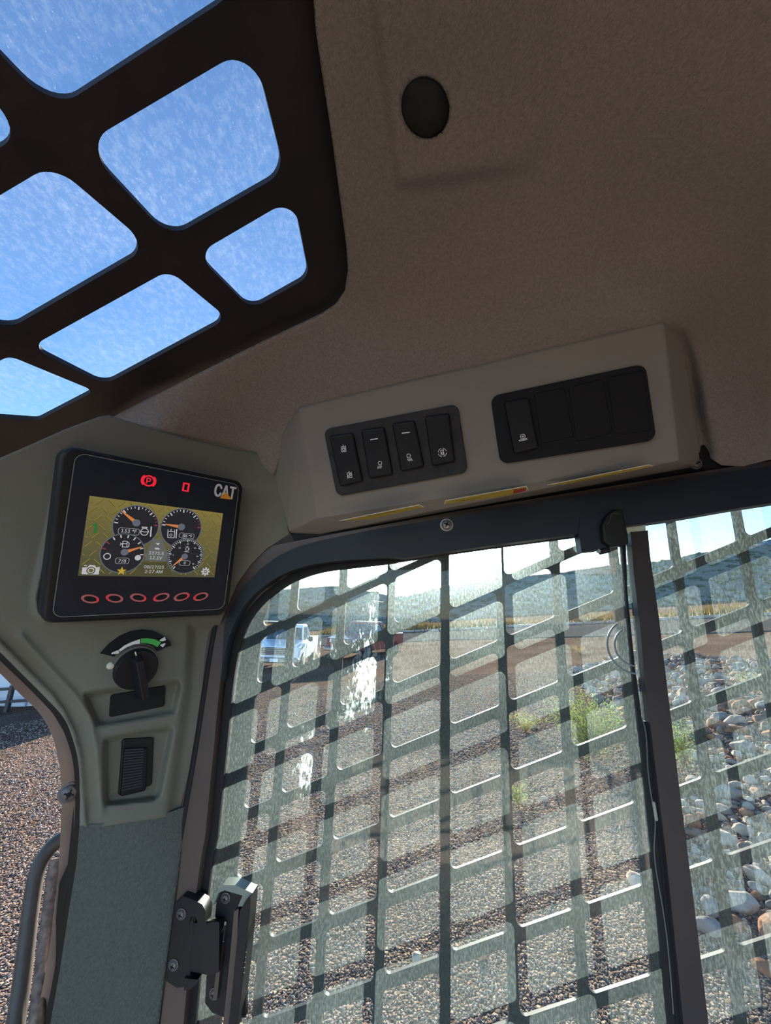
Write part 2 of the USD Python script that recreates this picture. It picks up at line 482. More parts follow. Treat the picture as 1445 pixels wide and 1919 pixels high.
EARTH = usdkit.material(stage, LK + 'gravel_earth', {
    "g": ("geometry", {}), "v": ("voronoi_texture", {"scale": 55.0}), "v2": ("voronoi_texture", {"scale": 21.0}), "n": ("noise_texture", {"scale": .6, "detail": 5.0}),
    "sep": ("separate_color", {}), "r": ("rgb_ramp", {"ramp": [(0, (.075, .053, .042)), (.35, (.135, .097, .075)), (.7, (.21, .155, .122)), (1, (.32, .25, .205))]}),
    "r2": ("rgb_ramp", {"ramp": [(.35, (1, .96, .92)), (.65, (.72, .64, .58))]}), "mul": ("mix_color", {"blend_type": "multiply", "fac": 1.0}),
    "b": ("bump", {"strength": .9, "distance": .018, "invert": True}), "ad": ("math", {"math_type": "add"}), "p": ("principled_bsdf", {"roughness": 1.0, "specular_ior_level": .0})},
    [("g.position", "v.vector"), ("g.position", "v2.vector"), ("g.position", "n.vector"), ("v.color", "sep.color"), ("sep.r", "r.fac"), ("n.fac", "r2.fac"), ("r.color", "mul.a"), ("r2.color", "mul.b"), ("mul.result", "p.base_color"),
     ("v.distance", "ad.value1"), ("v2.distance", "ad.value2"), ("ad.value", "b.height"), ("b.normal", "p.normal")], surface="p.BSDF")
ROAD = mat('road_paving', (.12, .108, .10), 1.0, color2=(.085, .078, .073), scale=3, spec=0.0, bump=.003, bscale=60, detail=6)
KERB = mat('kerb_concrete', (.42, .34, .31), .85, vary=.2, scale=2)
HILL = mat('hill_scrub', (.19, .17, .135), .95, color2=(.115, .112, .085), scale=.16, detail=8, bump=1.2, bscale=.5)
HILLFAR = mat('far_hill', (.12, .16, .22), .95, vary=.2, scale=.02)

th = Thing('ground', kind='structure')
th.add('ground_surface', grid_mesh(stretch(-70, 90, 220, 3.2), 1.0 + (np.exp(np.linspace(0, 4.4, 230)) - 1) / (np.exp(4.4) - 1) * 125 - 4.5, ground_z), EARTH, smooth=True)


def ribbon(near, far, dz, thick, n=60):
    a, b = densify(near, 1.0, False), densify(far, 1.0, False)
    t = np.linspace(0, 1, n)

    def samp(q):
        d = np.r_[0, np.cumsum(np.linalg.norm(np.diff(q, axis=0), axis=1))]; d /= d[-1]
        return np.stack([np.interp(t, d, q[:, 0]), np.interp(t, d, q[:, 1])], 1)
    a, b = samp(a), samp(b); rows = []
    for w in np.linspace(0, 1, 6):
        q = a * (1 - w) + b * w
        rows.append(np.c_[q, ground_z(q[:, 0], q[:, 1]) + dz])
    top = np.array(rows); v = np.vstack([top.reshape(-1, 3), top.reshape(-1, 3) - [0, 0, thick]]); f = []
    m_ = 6 * n
    for i in range(5):
        for j in range(n - 1):
            k = i * n + j
            f += [[k, k + 1, k + n + 1], [k, k + n + 1, k + n], [k + m_, k + n + 1 + m_, k + 1 + m_], [k + m_, k + n + m_, k + n + 1 + m_]]
    for j in range(n - 1):
        f += [[j, j + m_, j + 1], [j + 1, j + m_, j + 1 + m_]]
        k = 5 * n + j
        f += [[k, k + 1, k + m_], [k + 1, k + 1 + m_, k + m_]]
    return v, np.array(f)


rn = [(-26, 38), (-8, 32.5), (1.6, 29.4), (10, 23.2), (15.7, 20.2), (34, 11)]
rf = [(-22, 56), (-5, 49), (3.4, 44.7), (14, 39), (26, 33), (50, 21)]
th = Thing('road', 'pale paved road crossing beyond the gravel, seen through the side window', kind='structure')
th.add('road_surface', ribbon(rn, rf, .05, .12), ROAD)
th.add('kerb', ribbon([(x + .0, y + .0) for x, y in rf], [(x + .12, y + .5) for x, y in rf], .24, .3), KERB)


def ridge(name, prof, dist, base_y, material, label, bump, seed, depth=60, n=150):
    us = np.linspace(prof[0][0], prof[-1][0], n); vs = np.interp(us, *np.array(prof).T)
    rows = []
    tops = np.array([ray(u, v) / ray(u, v)[1] * dist for u, v in zip(us, vs)])
    tops[:, 2] += bump * .25 * (meshkit.fbm(np.c_[us * .035, us * 0, us * 0], 4, seed) - .5) * 2
    base = np.c_[tops[:, 0] * base_y / dist, np.full(n, base_y), np.zeros(n)]; base[:, 2] = -1.75 + GS * np.clip(base[:, 0], -60, 90) - .4
    m_ = 40
    for t in np.linspace(0, 1, m_):
        q = base * (1 - t) + tops * t
        q[:, 2] = base[:, 2] + (tops[:, 2] - base[:, 2]) * (t ** 1.15)
        q[:, 2] += bump * (meshkit.fbm(np.c_[q[:, 0] * .07, q[:, 1] * .07, q[:, 2] * 0], 4, seed) - .5) * math.sin(math.pi * t) * 2
        rows.append(q)
    bk = tops + [0, depth, 0]; bk[:, 2] = -8
    rows.append(bk)
    v = np.vstack(rows); f = []
    i = (np.arange(len(rows) - 1)[:, None] * n + np.arange(n - 1)[None]).ravel()
    f = np.vstack([np.stack([i, i + 1, i + n + 1], 1), np.stack([i, i + n + 1, i + n], 1)])
    t_ = Thing(name, label, kind='structure')
    t_.add(name + '_slope', (v, f), material, smooth=True)
    return rows


HP = [(-900, 1085), (-100, 1105), (300, 1112), (450, 1108), (570, 1102), (640, 1098), (700, 1110), (755, 1119), (800, 1107), (922, 1086), (1044, 1074), (1138, 1060), (1225, 1054), (1313, 1036), (1400, 1022), (1445, 1020), (1700, 985), (2200, 930)]
hill_rows = ridge('hill', HP, 160, 112, HILL, 'scrub-covered grey-brown hillside rising beyond the road', 1.6, 3)
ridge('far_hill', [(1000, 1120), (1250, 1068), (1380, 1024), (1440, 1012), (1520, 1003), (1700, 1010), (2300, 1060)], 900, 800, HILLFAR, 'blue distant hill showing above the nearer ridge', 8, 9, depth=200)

# ================================================================== cab shell
GLASS = Plane([0, 1, 0], [0, .60, 0])
GUARDP = Plane([0, 1, 0], [0, .68, 0])
ROOF = Plane([.361, -.047, -.931], [-.37, .40, .262])
HEADP = ROOF.off(.014)                             # felt edge, just under the roof plate
CONS = Plane([.05, .925, .375], None if False else ray(800, 940) / ray(800, 940)[1] * .535, e1=[.979, -.08, .19])
TRIMP = Plane([-.80, .565, .19], [-.300, .575, -.05])
PILP = Plane([-.80, .60, .02], [-.300, .575, -.30])
MON = Plane(TRIMP.n, TRIMP.p + TRIMP.n * .030, e1=[.579, .812, .07])

# ---- headliner
HOLE = [(797 + 45 * math.cos(a), 201 + 58 * math.sin(a) + 4 * math.cos(a)) for a in np.linspace(0, 2 * np.pi, 40, endpoint=False)]
opening = [(575, -300), (583, -100), (587, 0), (592, 60), (605, 150), (622, 260), (637, 370), (649, 460), (652, 505), (646, 545), (628, 570), (600, 588), (500, 635), (400, 685), (300, 736), (240, 766), (203, 786)]
cb = CONS.off(-.006)
hc = [(u, v, HEADP) for u, v in opening[1:]] + [(u, v, cb) for u, v in ((560, 768), (700, 732), (900, 688), (1100, 640), (1240, 608))]
hc += [(505, 858, 'y', .545), (440, 850, TRIMP.off(-.014)), (350, 830, TRIMP.off(-.014)), (270, 808, TRIMP.off(-.010)), (528, 815, 'y', .53),
       (1000, 0, 'z', .425), (1445, 0, 'z', .45), (1445, 300, 'z', .435), (1000, 300, 'z', .412), (800, 200, 'z', .405), (750, 480, 'z', .372), (1200, 450, 'z', .415),
       (1320, 640, 'y', .50), (1318, 760, 'y', .548), (1250, 740, 'y', .57), (1265, 850, 'y', .585), (1330, 850, 'y', .578), (1445, 860, 'y', .578), (1440, 700, 'y', .558), (1440, 570, 'y', .49), (1700, 800, 'y', .578), (1700, 560, 'y', .52),
       (1900, -300, 'z', .46), (1900, 300, 'z', .45), (700, -400, 'z', .435), (1300, -420, 'z', .455)]
head = Shell(hc)
BOX = Polygon([(655, -420), (690, -20), (738, 352), (770, 356), (985, 322), (1040, 250), (1035, -420)]).buffer(-30).buffer(30)


def box_relief(uv):
    d = sdf(BOX, uv)
    fade = 1 - .75 * sstep((uv[:, 0] - 860) / 190)
    return -.018 * sstep((d + 10) / 36) * fade


GROOVE = LineString([(1272, 625), (1292, 690), (1306, 780), (1322, 852)])
head.relief.append(box_relief)
head.relief.append(lambda uv: .02 * np.exp(-(shapely.distance(shapely.points(uv), GROOVE) / 13) ** 2))
outer = list(reversed(opening)) + [(575, -430), (1900, -430), (1900, 900), (1600, 862), (1445, 861), (1392, 874), (1352, 872), (1330, 858), (1312, 848), (1270, 845), (1240, 720), (1225, 660)]
outer += [(1100, 665), (900, 712), (700, 757), (580, 785), (556, 800), (530, 850), (515, 895), (500, 890), (440, 880), (350, 860), (270, 836), (215, 806)]
ceiling = Thing('ceiling', 'brown felt headliner of the cab with a rounded raised box', kind='structure')
ceiling.add('headliner', head.panel(outer, [HOLE], step=9, thick=.012), FELT, smooth=60)
hc3 = head.at(np.array(HOLE)); cc = hc3.mean(0); ax = cc / np.linalg.norm(cc)
cup = np.vstack([cc + (hc3 - cc) * 1.02 + ax * .002, cc + (hc3 - cc) * .96 + ax * .012, cc + (hc3 - cc) * .55 + ax * .014, cc[None] + ax * .013])
nh = len(hc3); cf = []
for k in range(2):
    for j in range(nh):
        i2 = (j + 1) % nh
        cf += [[k * nh + j, k * nh + i2, (k + 1) * nh + i2], [k * nh + j, (k + 1) * nh + i2, (k + 1) * nh + j]]
cf += [[2 * nh + j, 2 * nh + (j + 1) % nh, 3 * nh] for j in range(nh)]
vp = Thing('vent_plug', 'round black recessed plug in the raised box of the felt headliner', 'plug', base=cc)
vp.add('cup', (cup, np.array(cf)), DUSTY, smooth=40)
# the rest of the roof and the rear and left walls, out of view: they shut the sky out of the cab
ceiling.add('roof_panel', join(axbox((.02, -.75, .47), (1.05, .34, .50)), axbox((-.62, -.75, .40), (1.05, -.45, .43)), axbox((.90, -.75, -.05), (.93, .66, .49))), FELT)
floor = Thing('floor', kind='structure')
DUSTFL = mat('dusty_floor', (.36, .31, .27), .9, vary=.3, scale=5)
floor.add('floor_panel', axbox((-.62, -.62, -.93), (.92, .60, -.90)), DUSTFL)
wl = Thing('wall_left', kind='structure')
wl.add('sill_panel', join(axbox((-.5, -.66, -1.0), (.92, -.62, -.55)), axbox((-.5, -.66, .2), (.92, -.62, .48)), axbox((.86, -.66, -.55), (.92, -.62, .2))), DUSTFL)
wr = Thing('wall_right', kind='structure')
wr.add('sill_panel', axbox((-.30, .60, -1.0), (.92, .66, -.72)), FRAME)

# ---- roof window: punched black steel plate under a weathered clear sheet
PANES = [[(154.6, 271.4), (474, 83), (534, 323), (318.4, 446.3)], [(367.8, 476.5), (550.4, 369.8), (580, 518.5), (470.7, 579.5)], [(-150, 455), (98.9, 307.1), (282, 463.1), (-12, 633)],
         [(-150, -54), (101.5, 206.9), (452, -20), (390, -270), (-150, -250)], [(48, 248), (-90, 330), (-260, 170), (-120, 85)], [(56.3, 650.4), (316.8, 506.1), (427.4, 597.2), (196.8, 720.7)],
         [(18, 667), (178, 733), (72, 788), (-60, 779), (-80, 715)]]
pane_r = [.020, .017, .019, .021, .017, .015, .009]
plate = ROOF.poly([(-420, 860), (-420, -420), (700, -420), (700, 0), (705, 480), (690, 640), (560, 680), (235, 830), (190, 835), (60, 880), (0, 905)])
holes = [ROOF.poly(p, r) for p, r in zip(PANES, pane_r)]
w1 = Thing('window_1', 'black steel roof grille with weathered clear sheet showing blue sky', kind='structure')
w1.add('grille_plate', ROOF.solid(plate.difference(unary_union(holes)), -.006, .0), ROOFST)
SHEET = dusty_glass('roof_sheet', (.84, .92, .97), .075, .27, 190.0, streak=(1, .62, 1), dust=(.84, .85, .86), gloss=False)
rp = ROOF.off(-.0075)
for p in PANES:
    w1.add('pane', rp.solid(ROOF.poly(p).buffer(.011), -.004, 0), SHEET, smooth=False)

# ---- side window: frame, seal, panes, stile
arch = curve([(724, 1053), (655, 1061), (614, 1066), (575, 1076), (536, 1094), (497, 1124), (472, 1155), (454, 1193), (444, 1232), (437, 1275), (432, 1320)], 4)
seal_in = list(arch) + [(424, 1400), (407, 1564), (398, 1600), (385, 1700), (365, 1919), (340, 2150)]
beam_bot = [(1700, 905), (1445, 944), (1385, 953), (1265, 974), (1166, 988), (1083, 1002), (937, 1021), (825, 1037), (760, 1047)]
seal_o = [(u - 17, v - 3 if v > 1300 else v - 10 * min(1, (u - 380) / 300) - 3) for u, v in seal_in]
frame_in = beam_bot + [(724, 1046)] + list(curve([(655, 1050), (604, 1056), (560, 1066), (518, 1085), (478, 1116), (452, 1150), (434, 1190), (424, 1230), (418, 1275), (413, 1320)], 4)) + [(406, 1400), (390, 1564), (383, 1600), (369, 1700), (350, 1919), (324, 2150)]
w2 = Thing('window_2', 'dusty sliding side window in a black steel frame, gravel lot outside', kind='structure')
F1 = Plane([0, 1, 0], [0, .590, 0])
frame_out = [(324 - 70, 2150), (298 - 30, 1919), (318, 1600), (350, 1420), (375, 1270), (392, 1170), (410, 1120), (448, 1060), (490, 1030), (545, 1018), (846, 962), (1240, 898), (1445, 866), (1700, 832)]
w2.add('frame', F1.solid(F1.poly(frame_in + frame_out), -.02, .008), FRAME)
w2.add('edge_gasket', tube(smooth_path([F1.off(.006).hit(u, v) for u, v in ((446, 1072), (420, 1120), (405, 1172), (388, 1270), (365, 1420), (346, 1530), (331, 1620), (297, 1919), (270, 2150))], 60), .0045, 8), RUBBER, smooth=60)
# the deep top rail with its dusty lip
lip = [(1700, 840), (1445, 874), (1312, 895), (1240, 906), (1060, 936), (846, 970), (700, 994), (603, 1014), (560, 1026)]
F2 = Plane([0, 1, 0], [0, .580, 0])
rail = lip + [(525, 1042), (492, 1066), (462, 1097), (440, 1132), (424, 1172)] + frame_in[len(beam_bot) + 1:-6][::-1][4:] + [(724, 1046)] + beam_bot[::-1]
w2.add('top_rail', F2.solid(F2.poly(rail).buffer(0), -.016, .006), BEAM)
LIPM = mat('dusty_lip', (.10, .085, .075), .8, color2=(.03, .03, .03), scale=40)
for k, (a, b) in enumerate(((lip[0], lip[4]), (lip[4], lip[-1]))):
    pa, pb = F2.off(.004).hit(*a), F2.off(.004).hit(*b)
    w2.add('rail_lip', tube([pa, pb], .0018, 8), LIPM)
up = F1.off(.002)
w2.add('header', up.solid(up.poly([(1700, 500), (1700, 850), (1445, 880), (1240, 915), (846, 980), (560, 1034), (540, 990), (900, 850), (1200, 560), (1400, 500)]), -.006, .0), RUBBER)
G1 = GLASS.off(-.001)
ring = G1.poly(seal_in + [(1290, 2150), (1180, 1000), (1166, 986)] + beam_bot[5:]).buffer(0)
inner = ring.buffer(-.0035)
outer_ring = Polygon(ring.exterior).buffer(.008)
w2.add('rubber_seal', G1.solid(outer_ring.difference(inner), -.006, .006), RUBBER)
SM = lambda u, v, a, b, lo, amt: (tuple(GLASS.hit(u, v) + EYE), (a, .05, b), lo, amt)
DUSTG = dusty_glass('side_glass', (.92, .975, .955), .034, .110, 520.0, smears=[SM(688, 1268, .046, .10, .72, .50), SM(700, 1150, .030, .070, .80, .36), SM(578, 1425, .042, .09, .76, .42), SM(655, 1330, .028, .05, .77, .4), SM(605, 1215, .06, .05, .83, .36), SM(520, 1190, .04, .05, .86, .28)])
w2.add('pane', GLASS.solid(ring.buffer(.003), -.005, 0), DUSTG, smooth=False)
G2 = Plane([0, 1, 0], [0, .618, 0])
DUSTG2 = dusty_glass('rear_glass', (.92, .975, .955), .030, .115, 460.0)
rear = G2.poly([(1214, 985), (1265, 962), (1445, 930), (1720, 890), (1720, 2150), (1352, 2150), (1325, 1919), (1300, 1703), (1255, 1340), (1232, 1158)])
w2.add('pane', G2.solid(rear, -.005, 0), DUSTG2, smooth=False)
ST = Plane([0, 1, 0], [0, .588, 0])
face = [(1182, 997), (1214, 994), (1218, 1039), (1235, 1158), (1246, 1250), (1271, 1459), (1302, 1703), (1328, 1919), (1358, 2150), (1312, 2150), (1281, 1919), (1248, 1598), (1218, 1352), (1209, 1277), (1199, 1168), (1188, 1075)]
w2.add('stile', ST.solid(ST.poly(face), -.012, 0), mat('stile_paint', (.024, .019, .020), .45, spec=.4))
chan = [(1166, 1020), (1173, 1020), (1176, 1110), (1190, 1250), (1204, 1352), (1222, 1352), (1250, 1598), (1283, 1919), (1310, 2150), (1275, 2150), (1253, 1919), (1222, 1598), (1204, 1424), (1184, 1250), (1172, 1110)]
CH = Plane([0, 1, 0], [0, .596, 0])
w2.add('stile_channel', CH.solid(CH.poly(chan).buffer(0), -.008, 0), RUBBER)
w2.add('sealant_strip', tube(smooth_path([CH.off(.0005).hit(u, v) for u, v in ((1203, 1345), (1211, 1380), (1213, 1420), (1222, 1500), (1228, 1540), (1226, 1580), (1240, 1690), (1250, 1760), (1262, 1900))], 60), .0007, 8), mat('strip', (.11, .13, .115), .6))
w2.add('sealant_bead', hull_balls([CH.off(.001).hit(1225, 1505), CH.off(.001).hit(1230, 1535)], .002), mat('sealant', (.30, .31, .24), .7))
sp = ST.off(-.004)
w2.add('guide_block', sp.solid(sp.poly([(1165, 991), (1172, 998), (1186, 1003), (1209, 998), (1208, 982), (1190, 983), (1167, 987)]), -.012, .002), CLEARP)

# ---- corner pillar trim
tc = [(540, 1003, 'y', .582), (500, 1030, 'y', .58), (470, 1060, 'y', .58), (430, 1130, 'y', .579), (413, 1170, 'y', .578), (395, 1270, 'y', .578), (372, 1420, 'y', .578), (345, 1530, 'y', .578)]
tc += [(u, v, TRIMP) for u, v in ((130, 835), (260, 835), (420, 880), (440, 1010), (90, 1000), (80, 1180), (250, 1000), (250, 1190), (390, 1180), (150, 1250), (330, 1230))]
tc += [(u, v, PILP) for u, v in ((180, 1560), (280, 1540), (170, 1420), (300, 1430))]
tc += [(505, 860, 'y', .553), (528, 930, 'y', .572), (480, 900, 'y', .553), (0, 900, TRIMP), (0, 1150, TRIMP), (-120, 1000, TRIMP), (60, 1290, TRIMP.off(-.012)), (118, 1370, PILP.off(-.012)), (140, 1480, PILP.off(-.012))]
trim = Shell(tc)
P_BLANK = Polygon([(158, 1300), (334, 1276), (338, 1286), (327, 1336), (196, 1358), (182, 1358), (172, 1335)])
P_SW = Polygon([(196, 1384), (318, 1362), (324, 1366), (300, 1490), (292, 1498), (200, 1508), (196, 1500)])
RIDGE = LineString([(-40, 1172), (0, 1207), (33, 1240), (60, 1268), (95, 1303), (118, 1335), (136, 1372), (148, 1420), (153, 1480), (158, 1545)])
P_R = Polygon([(352, 1165), (460, 1165), (430, 1420), (400, 1560), (306, 1560), (322, 1440), (344, 1290)])
LIP = LineString([(118, 890), (108, 930), (66, 1120), (70, 1145), (84, 1158)])
RIDGE2 = LineString([(40, 1192), (85, 1243), (140, 1302), (168, 1345), (181, 1400), (186, 1470), (190, 1520)])


def trim_relief(uv):
    o = .014 * sstep((sdf(P_BLANK, uv) + 3) / 9) + .016 * sstep((sdf(P_SW, uv) + 3) / 10)
    o = o + .012 * sstep((sdf(P_R, uv) + 4) / 22)
    pts = shapely.points(uv)
    d1 = shapely.distance(pts, RIDGE); d2 = shapely.distance(pts, RIDGE2)
    o = o - .0065 * np.exp(-(d1 / 7) ** 2) - .0045 * np.exp(-(d2 / 6.5) ** 2)
    d3 = shapely.distance(pts, LIP)
    return o - .005 * np.exp(-(d3 / 6) ** 2)


trim.relief.append(trim_relief)
trim_out = [(203, 778), (250, 792), (350, 822), (440, 842), (505, 852), (520, 880), (534, 950), (543, 1000), (500, 1028), (470, 1058), (445, 1093), (430, 1128), (413, 1168), (403, 1220), (395, 1270), (372, 1420), (354, 1514), (313, 1531), (149, 1556)]
trim_out += list(curve([(150, 1500), (147, 1430), (133, 1375), (117, 1342), (83, 1305), (40, 1262), (0, 1222), (-60, 1165), (-160, 1060)], 4)) + [(-180, 960), (-60, 880), (0, 858), (60, 832), (120, 805), (160, 790), (185, 781)]
tr1 = Thing('trim_1', 'grey plastic corner pillar trim carrying the display and knob', kind='structure')
tr1.add('pillar_cover', trim.panel(trim_out, step=5, thick=.006), PLASTIC, smooth=60)
pc = [(u, v, PILP) for u, v in ((170, 1560), (280, 1540), (120, 1919), (230, 1919), (230, 1700))] + [(340, 1540, 'y', .579), (325, 1700, 'y', .579), (296, 1919, 'y', .579), (318, 1600, PILP.off(-.002)), (250, 2100, PILP)]
pill = Shell(pc)
tr2 = Thing('trim_2', 'grey-green felt on the lower corner pillar below the plastic trim', kind='structure')
tr2.add('pillar_felt', pill.panel([(149, 1549), (313, 1524), (356, 1508), (340, 1600), (322, 1740), (298, 1919), (275, 2120), (65, 2120), (94, 1919), (112, 1820), (130, 1700), (143, 1620)], step=7, thick=.008), PFELT, smooth=60)

# ---- front door opening: rubber seal and painted frame edge
s_in = [(-120, 1115), (-60, 1165), (0, 1222), (40, 1262), (83, 1305), (117, 1342), (133, 1375), (147, 1430), (150, 1500), (149, 1556), (143, 1620), (130, 1700), (112, 1820), (94, 1919), (65, 2120)]
s_out = [(-120, 1130), (-60, 1180), (0, 1238), (45, 1281), (93, 1330), (110, 1355), (123, 1380), (137, 1430), (141, 1500), (139, 1556), (131, 1640), (116, 1740), (100, 1830), (84, 1919), (55, 2120)]
f_out = [(-120, 1160), (-60, 1207), (0, 1262), (42, 1305), (75, 1338), (100, 1385), (113, 1447), (115, 1500), (114, 1537), (109, 1640), (98, 1740), (80, 1850), (64, 1919), (35, 2120)]
dc = [(u, v, TRIMP.off(-.022)) for u, v in ((0, 1240), (60, 1300), (-100, 1150))] + [(u, v, PILP.off(-.022)) for u, v in ((120, 1380), (140, 1480), (140, 1600), (100, 1800), (70, 1919), (110, 1500), (60, 2100))]
door = Shell(dc)
dr = Thing('door_1', 'painted front door frame edge with black rubber seal', kind='structure')
ci, co, cf_ = curve(s_in, 4), curve(s_out, 4), curve(f_out, 4)
dr.add('rubber_seal', door.panel(list(ci + [4, -3]) + list(co[::-1]), step=6, thick=.02), RUBBER, smooth=40)
FRAMEP = mat('door_frame_paint', (.24, .165, .135), .5, vary=.25, scale=12, bump=.0002, bscale=200)
door2 = Shell([(c[0], c[1], c[2].off(-.006)) for c in dc])
dr.add('frame_edge', door2.panel(list(co) + list(cf_[::-1]), step=6, thick=.012), FRAMEP, smooth=40)
tear = [(139, 1512), (134, 1560), (128, 1620), (112, 1655), (106, 1720), (106, 1780), (104, 1840), (94, 1919), (86, 1990), (92, 1919), (104, 1830), (113, 1770), (122, 1700), (134, 1630), (139, 1560)]
dr.add('torn_edge', door.panel([(u - 1, v) for u, v in tear], step=3, thick=.003), RUBBER)

# ================================================================== steel window guard outside the glass
gx = [-.387, -.300, -.213, -.1314, -.0505, .0377, .126, .2144, .307, .401, .503, .605, .705, .80, .89]
row = lambda x, k: .0888 + .4807 * x - .0916 * k - .0164 * x * k - .0115 * x * x      # the slanted cross bars fan out slightly
hole_list = []
limit = Polygon([(-.262, -.80), (-.262, -.02), (-.255, .012), (-.235, .048), (-.205, .074), (-.16, .094), (-.10, .106), (.86, .106 + .96 * .176), (.86, -.80)])
bw, bh = .0132, .0155
for i in range(len(gx) - 1):
    for k in range(-5, 14):
        xa, xb = gx[i] + bw / 2, gx[i + 1] - bw / 2
        h_ = bh / 2
        q = Polygon([(xa, row(xa, k + 1) + h_), (xb, row(xb, k + 1) + h_), (xb, row(xb, k) - h_), (xa, row(xa, k) - h_)]).intersection(limit)
        if q.is_empty or q.area < 4e-4:
            continue
        q = rounded(q, .0075)
        if q.geom_type == 'Polygon' and not q.is_empty:
            hole_list.append(q)
GP = Plane([0, 1, 0], [0, .68, 0])
gplate = Polygon([(-.33, -.82), (-.33, .05), (-.27, .14), (-.1, .19), (.9, .40), (.9, -.82)]).difference(unary_union(hole_list))
guard = Thing('window_guard', 'black punched steel guard grid just outside the side window', 'window guard', base=(.28, .68, -.82))
guard.add('guard_plate', GP.solid(gplate, -.0025, .0025), GUARD)

# ================================================================== overhead switch console
con = Thing('overhead_console', 'grey-brown plastic switch console above the side window', 'console', base=(.1, .55, .2))
Cb = CONS.off(-.008)
TL, TR, BR, BL = Cb.hit(566, 770), Cb.hit(1234, 614), Cb.hit(1262, 856), Cb.hit(598, 966)
back = [np.array([TR[0] + .004, .60, TR[2] + .02]), np.array([TL[0], .60, TL[2] + .03])]
low = [ray(1300, 866) / ray(1300, 866)[1] * .585, ray(1190, 884) / ray(1190, 884)[1] * .59, ray(800, 955) / ray(800, 955)[1] * .59, ray(600, 993) / ray(600, 993)[1] * .588]
side = [Cb.off(-.045).hit(1262, 618), Cb.off(-.045).hit(1297, 846), ray(512, 858) / ray(512, 858)[1] * .565, ray(545, 990) / ray(545, 990)[1] * .588]
con.add('body', hull_balls([TL, TR, BR, BL] + back + low + side, .007), CPLASTIC, smooth=50)
CF = CONS.off(-.0008)


def inplane(pl, corners, r):
    return rounded(Polygon(pl.uv(corners)), r)


def arrow_icon(kind, pl, c, s, dx):
    """small white printed switch symbols, strokes in metres"""
    dx = np.asarray(dx) / np.linalg.norm(dx); dy = np.array([-dx[1], dx[0]])
    P = lambda q: [tuple(np.asarray(c) + s * (x * dx + y * dy)) for x, y in q]
    circ = lambda x, y, r, a0=0, a1=360: P([(x + r * math.cos(math.radians(a)), y + r * math.sin(math.radians(a))) for a in np.linspace(a0, a1, 22)])
    w = s * .11
    if kind == 'tank':
        S = [P([(-.45, .5), (-.45, -.7), (.45, -.7), (.45, .5)]), P([(0, .75), (0, .35)]), P([(-.3, .35), (.3, .35)]), circ(0, -.22, .24), P([(-.22, .1), (.22, .1), (.22, -.5), (-.22, -.5), (-.22, .1)])]
    elif kind == 'tank2':
        S = [P([(-.45, .5), (-.45, -.7), (.45, -.7), (.45, .5)]), P([(0, .75), (0, .35)]), P([(-.3, .35), (.1, .35)]), circ(-.12, -.3, .2), circ(.2, -.1, .16), P([(-.1, .05), (.3, .3)])]
    elif kind == 'lamp':
        S = [circ(.18, .42, .36, 0, 180), P([(-.18, .42), (-.05, .1), (.42, .1), (.54, .42)])] + [P([(x, -.08), (x - .22, -.62)]) for x in (-.22, .02, .26, .48)]
    elif kind == 'lamp_mirror':
        S = [circ(-.18, .42, .36, 0, 180), P([(-.54, .42), (-.42, .1), (.05, .1), (.18, .42)])] + [P([(x, -.08), (x + .22, -.62)]) for x in (-.48, -.24, 0, .24)]
    elif kind == 'cycle':
        S = [circ(0, 0, .75, 10, 80), circ(0, 0, .75, 100, 170), circ(0, 0, .75, 190, 260), circ(0, 0, .75, 280, 350), P([(-.26, .45), (-.26, -.45), (.26, -.45), (.26, .45), (-.26, .45)]), circ(0, -.1, .16), P([(0, .2), (0, .45)])]
    else:  # wheel on ground
        S = [circ(0, .2, .42), circ(0, .2, .12), P([(-.75, -.42), (-.3, -.30), (.2, -.34), (.75, -.22)]), P([(-.75, -.55), (.75, -.48)])]
    return lines(pl, S, w)


def rocker(corner_px, under, icons, bar=None):
    g = inplane(CF.off(.006), corner_px, .0035)
    top = CF.off(.009)
    pr = con.add('rocker_switch', CF.bevel(inplane(CF, corner_px, .004), .002, .0085, .003), BLACK, under=under, smooth=40)
    dxy = CF.uv([corner_px[1]])[0] - CF.uv([corner_px[0]])[0]
    pt = CF.off(.0086)
    ms = [arrow_icon(k, pt, pt.uv([p])[0], s, dxy) for k, p, s in icons]
    if bar:
        q = pt.uv(bar); ms.append(lines(pt, [q], .0014))
    return join(*ms)


bz = con.add('switch_bezel', CONS.bevel(inplane(CONS, [(607, 805), (858, 757), (877, 885), (632, 930)], .010), -.002, .0030, .0014), DUSTY, smooth=40)
icons = []
# corners: top-left, top-right, bottom-right, bottom-left
icons.append(rocker([(619, 817), (664, 811), (682, 901), (640, 912)], bz, [('tank', (644, 840), .0066), ('tank2', (655, 889), .0066)]))
icons.append(rocker([(678, 806), (722, 800), (738, 889), (693, 897)], bz, [('lamp', (711, 872), .0068)], [(694, 824), (708, 822)]))
icons.append(rocker([(736, 794), (778, 788), (796, 874), (752, 884)], bz, [('lamp_mirror', (768, 858), .0068)], [(753, 812), (768, 810)]))
icons.append(rocker([(796, 781), (842, 775), (853, 865), (810, 874)], bz, [('cycle', (829, 848), .0072)]))
con.add('switch_symbols', join(*icons), WHITEP, under=bz, smooth=False, label='white printed switch symbols')
bz2 = con.add('switch_bezel', CONS.bevel(inplane(CONS, [(919, 743), (1208, 682), (1229, 825), (938, 870)], .011), -.002, .0030, .0014), BLACK2, smooth=40)
ic = rocker([(943, 754), (990, 746), (1008, 840), (962, 852)], bz2, [('wheel', (980, 820), .0068)])
con.add('switch_symbols', ic, WHITEP, under=bz2, smooth=False)
